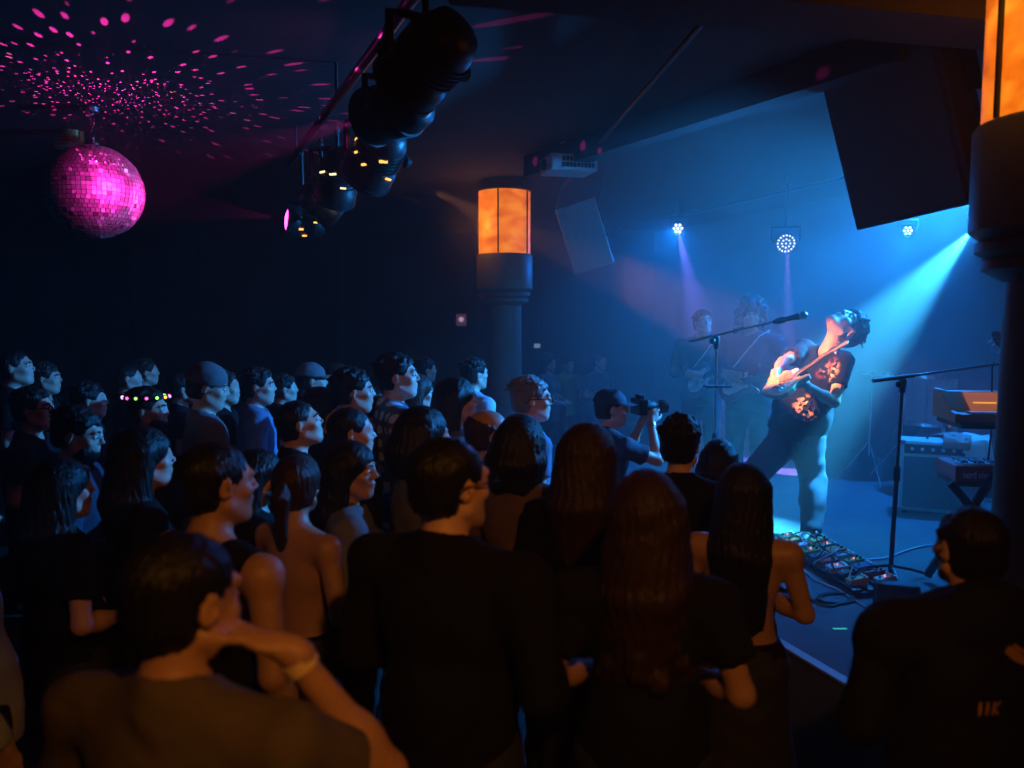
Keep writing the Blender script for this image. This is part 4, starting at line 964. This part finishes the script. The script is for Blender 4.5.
# front rows seen from behind
P(448,430,1.95,-28,'man with short dark hair, thin glasses and orange-lit neck, centre of the crowd',hair='receding',hc='hblack',shirt='tblack',style='shirt',hy=-22,glasses=True,w=1.12,res=.008,fat=.02,arms='front',group=CG,seed=1)
P(178,524,1.30,-18,'nearest man in a tan t-shirt with a raised hand and wristband at his neck',hair='crop',hc='hblack',shirt='ttan',hy=-12,hp=-6,arms=('neck','front'),beard=True,w=1.08,res=.0065,skin='skin2',group=CG,seed=2)
P(214,436,2.15,-35,'man with cropped dark hair in a black tank top with bare orange-lit shoulders',hair='crop',hc='hblack',shirt='tblack',style='tank',hy=-14,w=1.1,res=.008,skin='skin2',arms='down',group=CG,seed=3)
P(745,460,2.70,-22,'woman with very long black hair and a bare back in a black skirt',hair='verylong',hc='hblack',shirt='tblack',style='strap',fem=True,skirt=True,hy=-8,arms='cross',res=.008,skin='skin2',group=CG,seed=4)
P(647,466,2.00,-12,'woman with long wavy brown hair standing in front of the man with upswept hair',hair='wavy',hc='hbrown',shirt='tblack',fem=True,hy=6,res=.009,arms='front',group=CG,seed=5,skin='skin2',w=1.05)
P(972,500,1.95,10,'person in a dark hooded jacket with a gold emblem on the back',hair='crop',hc='hblack',shirt='tblack',style='hoodie',hy=-5,w=1.32,fat=.05,res=.008,arms='front',group=CG,seed=6)
P(589,420,2.65,-30,'woman with straight long brown hair lit blue along its edge, beside the photographer',hair='long',hc='hbrown',shirt='tblack',fem=True,hy=-10,res=.009,group=CG,seed=7)
P(521,412,3.00,-30,'woman with a dark bob in a brown knitted top',hair='bob',hc='hblack',shirt='tbrown',style='shirt',fem=True,res=.009,group=CG,seed=8)
P(681,415,3.25,-15,'man with upswept dark hair seen from behind, below the far microphone stand',hair='quiff',hc='hblack',shirt='tblack',hy=-15,res=.009,group=CG,seed=9)
P(720,437,3.75,-30,'short woman with dark bobbed hair, between the man with upswept hair and the bare-backed woman',hair='bob',hc='hblack',shirt='tblack',fem=True,res=.01,group=CG,seed=10)
# lit faces in profile
P(531,374,4.2,-78,'grey-haired man with glasses in a blue polo shirt beside the far column',hair='short',hc='hgrey',shirt='tblue',hy=-8,glasses=True,eyes=True,beard=False,res=.008,group=CG,seed=11,skin='skin3',w=1.08)
pr,pJ,ps = P(611,388,4.75,-72,'photographer in a dark cap holding a camera up to his eye',hair='short',hc='hbrown',shirt='tnavy',hy=-14,cap='tnavy',arms=('camera','camera'),res=.008,group=CG,seed=12,w=1.05,skin='skin')
P(396,350,4.35,-72,'tall young man in a checked pale blue shirt with short dark hair',hair='short',hc='hblack',shirt='tlight',style='shirt',hy=-14,hp=4,eyes=True,res=.008,group=CG,seed=13,skin='skin3',arms='cross')
P(417,372,4.95,-75,'woman whose face shows just behind the tall man in the checked shirt',hair='long',hc='hbrown',shirt='tgrey',fem=True,eyes=True,group=CG,seed=14,skin='skin3')
P(456,375,4.15,-85,'woman with long dark hair and a pale face in profile beside the far column',hair='long',hc='hblack',shirt='tgrey',fem=True,eyes=True,res=.009,group=CG,seed=15,skin='skin3')
P(474,356,6.0,-60,'person in a pale blue t-shirt with a round mark on the back',hair='short',hc='hblack',shirt='tlight',group=CG,seed=16,w=1.1)
P(488,405,3.4,-55,'balding man at the foot of the far column, behind the man in thin glasses',hair='ring',hc='hbrown',shirt='tblack',hy=-15,group=CG,seed=17,skin='skin2')
P(423,404,3.2,-62,'person in a striped dark top with an earring, left of the man in thin glasses',hair='bob',hc='hblack',shirt='tgrey',style='shirt',fem=True,hy=-10,group=CG,seed=18,arms='drink')
P(352,365,4.2,-60,'man with a reddish lit cheek looking at the stage, left of the tall man',hair='short',hc='hblack',shirt='tblack',hy=-15,eyes=True,group=CG,seed=19,skin='skin')
P(379,384,4.6,-75,'man in a pale shirt half hidden behind the man with the reddish cheek',hair='short',hc='hblack',shirt='tlight',hy=-10,group=CG,seed=20)
P(350,404,3.5,-55,'man with a lit ear and dark jacket, directly above the curly-haired woman',hair='crop',hc='hblack',shirt='tblack',style='shirt',hy=-22,group=CG,seed=21,skin='skin')
P(350,438,2.95,-80,'woman with a mass of long curly dark hair, face turned towards the lens side',hair='wavy',hc='hblack',shirt='tgrey',style='shirt',fem=True,hy=-22,eyes=True,res=.008,group=CG,seed=22,skin='skin2')
P(297,452,2.75,-35,'woman with bare orange-lit shoulders left of the curly-haired woman',hair='pony',hc='hbrown',shirt='tblack',style='strap',fem=True,hy=25,group=CG,seed=23,skin='skin2',res=.009)
P(258,447,3.1,-82,'woman with dark hair whose blue-lit profile shows beside the man in the tank top',hair='long',hc='hblack',shirt='tblack',fem=True,eyes=True,group=CG,seed=24,skin='skin')
P(298,396,3.7,-66,'man tilting his blue-lit face up, big ear, centre left of the crowd',hair='crop',hc='hblack',shirt='tblack',hy=-8,hp=14,eyes=True,group=CG,seed=25,skin='skin')
P(322,385,4.3,-80,'woman with a lit cheek behind the man tilting his face up',hair='bob',hc='hblack',shirt='tblack',fem=True,eyes=True,group=CG,seed=26)
P(311,362,5.6,-75,'person in a baseball cap at the back of the crowd',hair='short',hc='hblack',shirt='tblack',cap='tgrey',group=CG,seed=27)
P(257,365,5.0,-72,'man in a dark jacket over a blue shirt, looking right',hair='short',hc='hblack',shirt='tblue',style='shirt',hy=-12,eyes=True,group=CG,seed=28,skin='skin')
P(206,362,4.3,-62,'man in a grey knitted beanie with his head bowed towards the stage',hair='short',hc='hblack',shirt='tgrey',hy=-12,hp=-10,beanie='tgrey',eyes=True,group=CG,seed=29,skin='skin')
P(223,368,5.3,-80,'person partly hidden behind the man in the beanie',hair='short',hc='hbrown',shirt='tblack',group=CG,seed=30)
lr,lJ,ls = P(146,385,4.1,-80,'bearded man wearing a headband of coloured lights',hair='short',hc='hblack',shirt='tblack',style='shirt',beard=True,eyes=True,hy=-8,group=CG,seed=31,skin='skin')
P(76,404,3.35,-72,'bearded man with slicked hair looking down, at the left of the crowd',hair='short',hc='hblack',shirt='tnavy',style='shirt',beard=True,eyes=True,hy=-14,hp=-10,res=.008,group=CG,seed=32,skin='skin')
P(32,385,4.2,-80,'man with glasses near the left edge, face lit blue',hair='short',hc='hblack',shirt='tblack',glasses=True,eyes=True,hy=-8,hp=4,group=CG,seed=33,skin='skin')
P(14,347,5.4,-68,'man with a v of pale shirt at his neck, top left corner of the crowd',hair='crop',hc='hblack',shirt='tblack',hy=-12,hp=6,eyes=True,group=CG,seed=34,skin='skin')
P(44,360,5.8,-78,'person just right of the man at the top left corner of the crowd',hair='short',hc='hbrown',shirt='tblack',eyes=True,group=CG,seed=35)
P(88,380,4.9,-70,'dim person between the man with glasses and the headband man',hair='short',hc='hblack',shirt='tblack',group=CG,seed=36)
P(127,362,6.2,-70,'man far back above the coloured headband',hair='crop',hc='hblack',shirt='tblack',group=CG,seed=37)
P(145,357,6.9,-66,'furthest person behind the headband man',hair='short',hc='hbrown',shirt='tblack',group=CG,seed=38)
P(-44,476,2.3,-55,'person in a pale blue shirt cut off by the left edge of the view',hair='short',hc='hblack',shirt='tlight',style='shirt',arms='down',group=CG,seed=39)
P(142,424,2.9,-60,'long-haired woman in black in front of the headband man',hair='long',hc='hblack',shirt='tblack',fem=True,group=CG,seed=40)
P(182,372,5.9,-70,'man at the back left of the man in the beanie',hair='short',hc='hblack',shirt='tblack',group=CG,seed=41)
P(283,372,5.9,-70,'man in the back row between the jacketed man and the capped person',hair='short',hc='hblack',shirt='tblack',group=CG,seed=42)
P(338,362,6.6,-64,'woman in the back row behind the man with the reddish cheek',hair='long',hc='hblack',shirt='tblack',fem=True,group=CG,seed=43)
P(425,356,7.4,-70,'man far back between the tall man and the far column',hair='short',hc='hblack',shirt='tgrey',group=CG,seed=44)
P(60,455,2.7,-45,'woman with long dark hair below the bearded man at the left',hair='long',hc='hblack',shirt='tblack',fem=True,group=CG,seed=45)
P(568,356,10.6,-150,'person in a bright green t-shirt in the haze beyond the far column',hair='short',hc='hblack',shirt='tgreen',group='people beyond the far column',seed=46,w=1.1)
P(600,352,10.2,-140,'person in a dark shirt right of the green t-shirt beyond the far column',hair='short',hc='hbrown',shirt='tgrey',group='people beyond the far column',seed=47)
P(548,352,9.6,-120,'person closest to the far column on its right side, beyond it',hair='long',hc='hblack',shirt='tgrey',fem=True,group='people beyond the far column',seed=48)
# things the audience wears or holds
def local(r, p): return r.matrix_basis @ Vector(p)
bpy.context.view_layer.update()
o = empty('camera_body', local(pr,(.0,.245,1.635)), pr.rotation_euler.z, 'black camera with a long lens held by the capped photographer', 'camera')
MB().box((0,-.03,0),(.14,.055,.10)).box((0,-.025,.058),(.05,.055,.03)).build('housing', M_['gloss'], o, bevel=.008)
MB().lathe([(.036,0),(.038,.05),(.033,.06),(.033,.10),(.041,.11),(.041,.15),(.036,.15),(.034,.145)],zto((0,1,0),(0,0,-.005)),24).build('lens', M_['black'], o, True)
MB().lathe([(.012,0),(.012,.012),(.009,.014)],Matrix.Translation((.05,-.03,.049)),12).build('mode_dial', M_['gloss'], o, True)
w = pJ['wrR']; hdv = (pJ['wrR']-pJ['elR']).normalized(); T = zto(hdv, w-hdv*.02)
wt = MB().lathe([(.028,-.012),(.031,-.012),(.031,.012),(.028,.012)],T,20).build('watch', M_['metal'], pr, True)
# headband of coloured lights
hb = MB(); HM = lJ['HM']; hc_ = lJ['head']
pts = [hc_+HM@Vector((.098*math.cos(t),-.012+.118*math.sin(t),.072)) for t in [2*PI*i/24 for i in range(24)]]
band = hb.tube(pts,.006,6,True).build('headband', M_['black'], lr, True)
cols = [(1,.1,.6),(.3,1,.1),(1,.5,.05),(.4,.3,1)]
for i in range(14):
    t = 2*PI*i/14+.35
    MB().ball(hc_+HM@Vector((.104*math.cos(t),-.012+.124*math.sin(t),.075)),.0085,nu=8,nv=6).build('bead_light', emat('bead_%s'%['pink','green','orange','violet'][i%4],cols[i%4],2.5), band, True)
# wristband of the nearest man
nb = [x for x in C.objects if x.name.startswith('person') and 'wristband' in x.get('label','')][0]
Jn = stand(False,('neck','front'),-12,-6,0,1.08,0); d_ = (Jn['wrR']-Jn['elR']).normalized()
MB().lathe([(.030,-.012),(.033,-.012),(.033,.012),(.030,.012)],zto(d_,Jn['wrR']-d_*.03),24).build('wristband', M_['cream'], nb, True)
# emblem and letters on the hooded jacket
hd_ = [x for x in C.objects if x.name.startswith('person') and 'gold emblem' in x.get('label','')][0]

def decal(par, mbs, m, name, sh):
    o = mbs.build(name, m, par); q = o.modifiers.new('w','SHRINKWRAP'); q.target = sh; q.wrap_method='PROJECT'; q.use_project_y=True; q.use_project_x=False; q.use_project_z=False; q.use_positive_direction=True; q.use_negative_direction=False; q.offset=.003
    return o
def strip(m, a, b, w, y=-.36, n=6):
    a = Vector((a[0],y,a[1])); b = Vector((b[0],y,b[1])); d = (b-a).normalized(); s = Vector((-d.z,0,d.x)); vs=[]
    for i in range(n+1):
        p = a.lerp(b,i/n); ww = w*(1-.6*abs(i/n-.5)); vs += [p+s*ww, p-s*ww]
    return m.add(vs,[(2*i,2*i+1,2*i+3,2*i+2) for i in range(n)])
hj = [c for c in hd_.children if c.name.startswith('hoodie')][0]
m = MB(); strip(m,(-.01,1.40),(.05,1.36),.016); strip(m,(.01,1.41),(.17,1.31),.006)
for i in range(3): strip(m,(.07+.01*i,1.335-.028*i),(.19,1.345-.03*i),.009)
strip(m,(.06,1.275),(.20,1.30),.006); decal(hd_, m, M_['gold'], 'gold_emblem', hj)
m = MB()
for x in (-.075,-.055): strip(m,(x,1.255),(x,1.215),.005)
strip(m,(-.036,1.255),(-.036,1.215),.005); strip(m,(-.036,1.235),(-.018,1.255),.004); strip(m,(-.036,1.235),(-.018,1.215),.004)
decal(hd_, m, M_['gold'], 'lettering', hj)
tb_ = [x for x in C.objects if x.name.startswith('person') and 'round mark' in x.get('label','')][0]; tj = [c for c in tb_.children if c.name.startswith('shirt')][0]
m = MB(); vs=[]; n=24
for rr in (.055,.075): vs += [Vector((rr*math.cos(2*PI*k/n),-.36,1.28+rr*math.sin(2*PI*k/n))) for k in range(n)]
m.add(vs,[(k,(k+1)%n,n+(k+1)%n,n+k) for k in range(n)]); m.add([Vector((.035*math.cos(2*PI*k/12),-.36,1.28+.035*math.sin(2*PI*k/12))) for k in range(12)],[tuple(range(12))])
decal(tb_, m, M_['tnavy'], 'round_print', tj)
# dark checks on the tall man's shirt
ck = [x for x in C.objects if 'checked pale blue' in x.get('label','') and x.name.startswith('person') and 'tall young' in x.get('label','')][0]
cm = mat('checked_cotton',(.5,.56,.62),.85,bscale=250); nt=cm.node_tree; N=nt.nodes; L=nt.links; b=N['Principled BSDF']; old=b.inputs['Base Color'].links[0].from_socket
tc=N.new('ShaderNodeTexCoord'); last=None
for ax,ro in (('X',0),('Z',0)):
    wv=N.new('ShaderNodeTexWave'); wv.wave_type='BANDS'; wv.bands_direction=ax; wv.inputs['Scale'].default_value=4.5; wv.inputs['Distortion'].default_value=.4; L.new(tc.outputs['Object'],wv.inputs['Vector'])
    if last is None: last=wv.outputs['Fac']
    else: mu=N.new('ShaderNodeMath'); mu.operation='MULTIPLY'; L.new(last,mu.inputs[0]); L.new(wv.outputs['Fac'],mu.inputs[1]); last=mu.outputs[0]
cr=N.new('ShaderNodeValToRGB'); e=cr.color_ramp.elements; e[0].position=.18; e[0].color=(.06,.09,.13,1); e[1].position=.4; e[1].color=(.5,.56,.62,1); L.new(last,cr.inputs[0]); L.new(cr.outputs[0],b.inputs['Base Color'])
[c for c in ck.children if c.name.startswith('shirt')][0].data.materials[0] = cm
# ------------------------------------------------------------------ light
def spot(name, p, aim, col, W, ang, blend=.4, rad=.04, aimpt=None):
    l = bpy.data.lights.new(name,'SPOT'); l.color = col; l.energy = W; l.spot_size = R(ang); l.spot_blend = blend; l.shadow_soft_size = rad
    o = bpy.data.objects.new(name, l); C.objects.link(o); o.location = p; a = (Vector(aimpt)-Vector(p)) if aimpt is not None else Vector(aim); o.rotation_euler = a.to_track_quat('-Z','Y').to_euler(); return o
def point(name, p, col, W, rad=.1):
    l = bpy.data.lights.new(name,'POINT'); l.color = col; l.energy = W; l.shadow_soft_size = rad
    o = bpy.data.objects.new(name, l); C.objects.link(o); o.location = p; return o
VIO=(.20,.14,1); CY=(.01,.42,1); BL=(.004,.20,1); MG=(1,.03,.5); OR=(1,.36,.06)
f = lambda i: pars[i][0]+pars[i][1]*.08
spot('par_beam', f(0), 0, VIO, 2200, 19, .7, .012, aimpt=at(722,420,8.6))
spot('par_beam', f(1), 0, (.35,.20,1), 2000, 11, .6, .012, aimpt=at(789,430,7.95))
spot('par_beam', f(2), 0, CY, 160, 36, .9, .012, aimpt=at(870,420,5.8))
spot('par_beam', f(3), 0, (.05,.54,1), 6500, 32, .8, .012, aimpt=at(822,395,5.8))
# added blue fill lights with no lamps of their own, brightening the stage haze
spot('stage_fill', (4.6,3.6,3.2), 0, CY, 110, 80, .8, .12, aimpt=(2.2,7.6,.6))
spot('stage_fill', (3.6,6.8,3.15), 0, BL, 680, 100, .8, .03, aimpt=(2.2,6.2,.6))
spot('stage_fill', f(0), 0, BL, 200, 110, .8, .012, aimpt=(.8,7.2,.8))
spot('crowd_wash', (3.6,5.6,2.9), 0, (.02,.30,1), 2500, 66, .9, .03, aimpt=(-2.2,4.6,1.5))
# warm front light on the band from the ceiling cluster
spot('front_light', fx[2][0]+Vector((.30,.12,-.16)), 0, (1,.34,.13), 2300, 14.5, .6, .02, aimpt=at(814,366,5.5))
# pink beams on the mirror ball
for i,W_,a_ in ((1,1500,15),(5,150,28)): spot('ball_beam', fx[i][0]+fx[i][1]*.22, 0, MG, W_, a_, .5, .012, aimpt=bc)
spot('ball_beam', fx[3][0]+Vector((-.1,0,-.1)), 0, (1,.5,.15), 40, 16, .5, .012, aimpt=bc)
# columns
point('column_lamp', (c2.x-.36,c2.y-.1,2.95), OR, .7, .04)
point('column_lamp', (c1.x-.32,c1.y-.25,2.95), OR, 3, .04)
col3 = column(.55,-.66,'added rear column with an orange drum lamp, unseen behind the viewpoint')
spot('rear_fill', (.40,-.28,2.95), (-.15,1,-.80), OR, 72, 58, .7, .06)  # added spot by the added rear column, cone shaped to the near crowd
# added point light beside the ball; its texture imitates dots from the mirrors
l = bpy.data.lights.new('ball_dot_light','POINT'); l.shadow_soft_size = 0; l.energy = 650; l.color = (1,1,1); l.use_nodes = True
nt = l.node_tree; N = nt.nodes; L = nt.links; em = [n for n in N if n.type=='EMISSION'][0]
tc = N.new('ShaderNodeTexCoord'); vo = N.new('ShaderNodeTexVoronoi'); vo.feature='F1'; vo.inputs['Scale'].default_value = 15; vo.inputs['Randomness'].default_value = .6
L.new(tc.outputs['Normal'], vo.inputs['Vector'])
cr = N.new('ShaderNodeValToRGB'); e = cr.color_ramp.elements; e[0].position=.14; e[0].color=(1,1,1,1); e[1].position=.215; e[1].color=(0,0,0,1); L.new(vo.outputs['Distance'], cr.inputs[0])
nz = N.new('ShaderNodeTexNoise'); nz.inputs['Scale'].default_value=2.3; L.new(tc.outputs['Normal'], nz.inputs['Vector'])
c2r = N.new('ShaderNodeValToRGB'); e=c2r.color_ramp.elements; e[0].position=.30; e[0].color=(.9,.35,.08,1); e[1].position=.40; e[1].color=(1,.03,.42,1); L.new(nz.outputs['Fac'], c2r.inputs[0])
mm_ = N.new('ShaderNodeMix'); mm_.data_type='RGBA'; mm_.blend_type='MULTIPLY'; mm_.inputs['Factor'].default_value=1; L.new(cr.outputs[0],mm_.inputs['A']); L.new(c2r.outputs[0],mm_.inputs['B']); L.new(mm_.outputs['Result'], em.inputs['Color'])
sx = N.new('ShaderNodeSeparateXYZ'); L.new(tc.outputs['Normal'], sx.inputs[0]); gt = N.new('ShaderNodeMath'); gt.operation='GREATER_THAN'; gt.inputs[1].default_value=.06; L.new(sx.outputs[2],gt.inputs[0]); L.new(gt.outputs[0], em.inputs['Strength'])
lo = bpy.data.objects.new('ball_dot_light', l); C.objects.link(lo); lo.location = bc+Vector((.30,-.34,.14))
# ------------------------------------------------------------------ haze
def haze(name, out, z0, z1, dens, aniso):
    m = bpy.data.materials.new(name); m.use_nodes = True; nt = m.node_tree; nt.nodes.clear(); o = nt.nodes.new('ShaderNodeOutputMaterial'); v = nt.nodes.new('ShaderNodeVolumeScatter')
    v.inputs['Color'].default_value=(.9,.9,.9,1); v.inputs['Density'].default_value=dens; v.inputs['Anisotropy'].default_value=aniso; nt.links.new(v.outputs[0], o.inputs['Volume'])
    ob = MB().prism(out,z0,z1).build(name,m); return tag(ob,'thin theatrical haze hanging in the room' if 'room' in name else 'denser theatrical haze over the stage','haze',kind='stuff')
haze('room_haze', [(-6.9,-2.9),(6.5,-2.9),(6.5,13.3),(-6.9,13.3)], .01, CEIL-.02, .0065, .3)
pp = [onedge(-.6,.15),onedge(-.6,5.2),onedge(8.6,5.2),onedge(8.6,-.6),onedge(4,-.35)]
haze('stage_haze', [(p.x,p.y) for p in pp], STZ+.02, CEIL-.04, .045, .35)
w = bpy.data.worlds.new('w'); sc.world = w; w.use_nodes = True; w.node_tree.nodes['Background'].inputs[0].default_value=(.02,.03,.06,1); w.node_tree.nodes['Background'].inputs[1].default_value=.0
vs = sc.view_settings; vs.view_transform='Standard'; vs.look='None'; vs.exposure=0; vs.gamma=1; vs.use_curve_mapping=False
cy = sc.cycles; cy.max_bounces=4; cy.diffuse_bounces=2; cy.glossy_bounces=2; cy.transmission_bounces=1; cy.volume_bounces=1; cy.transparent_max_bounces=4
cy.use_denoising=True; cy.caustics_reflective=False; cy.caustics_refractive=False; cy.sample_clamp_indirect=4
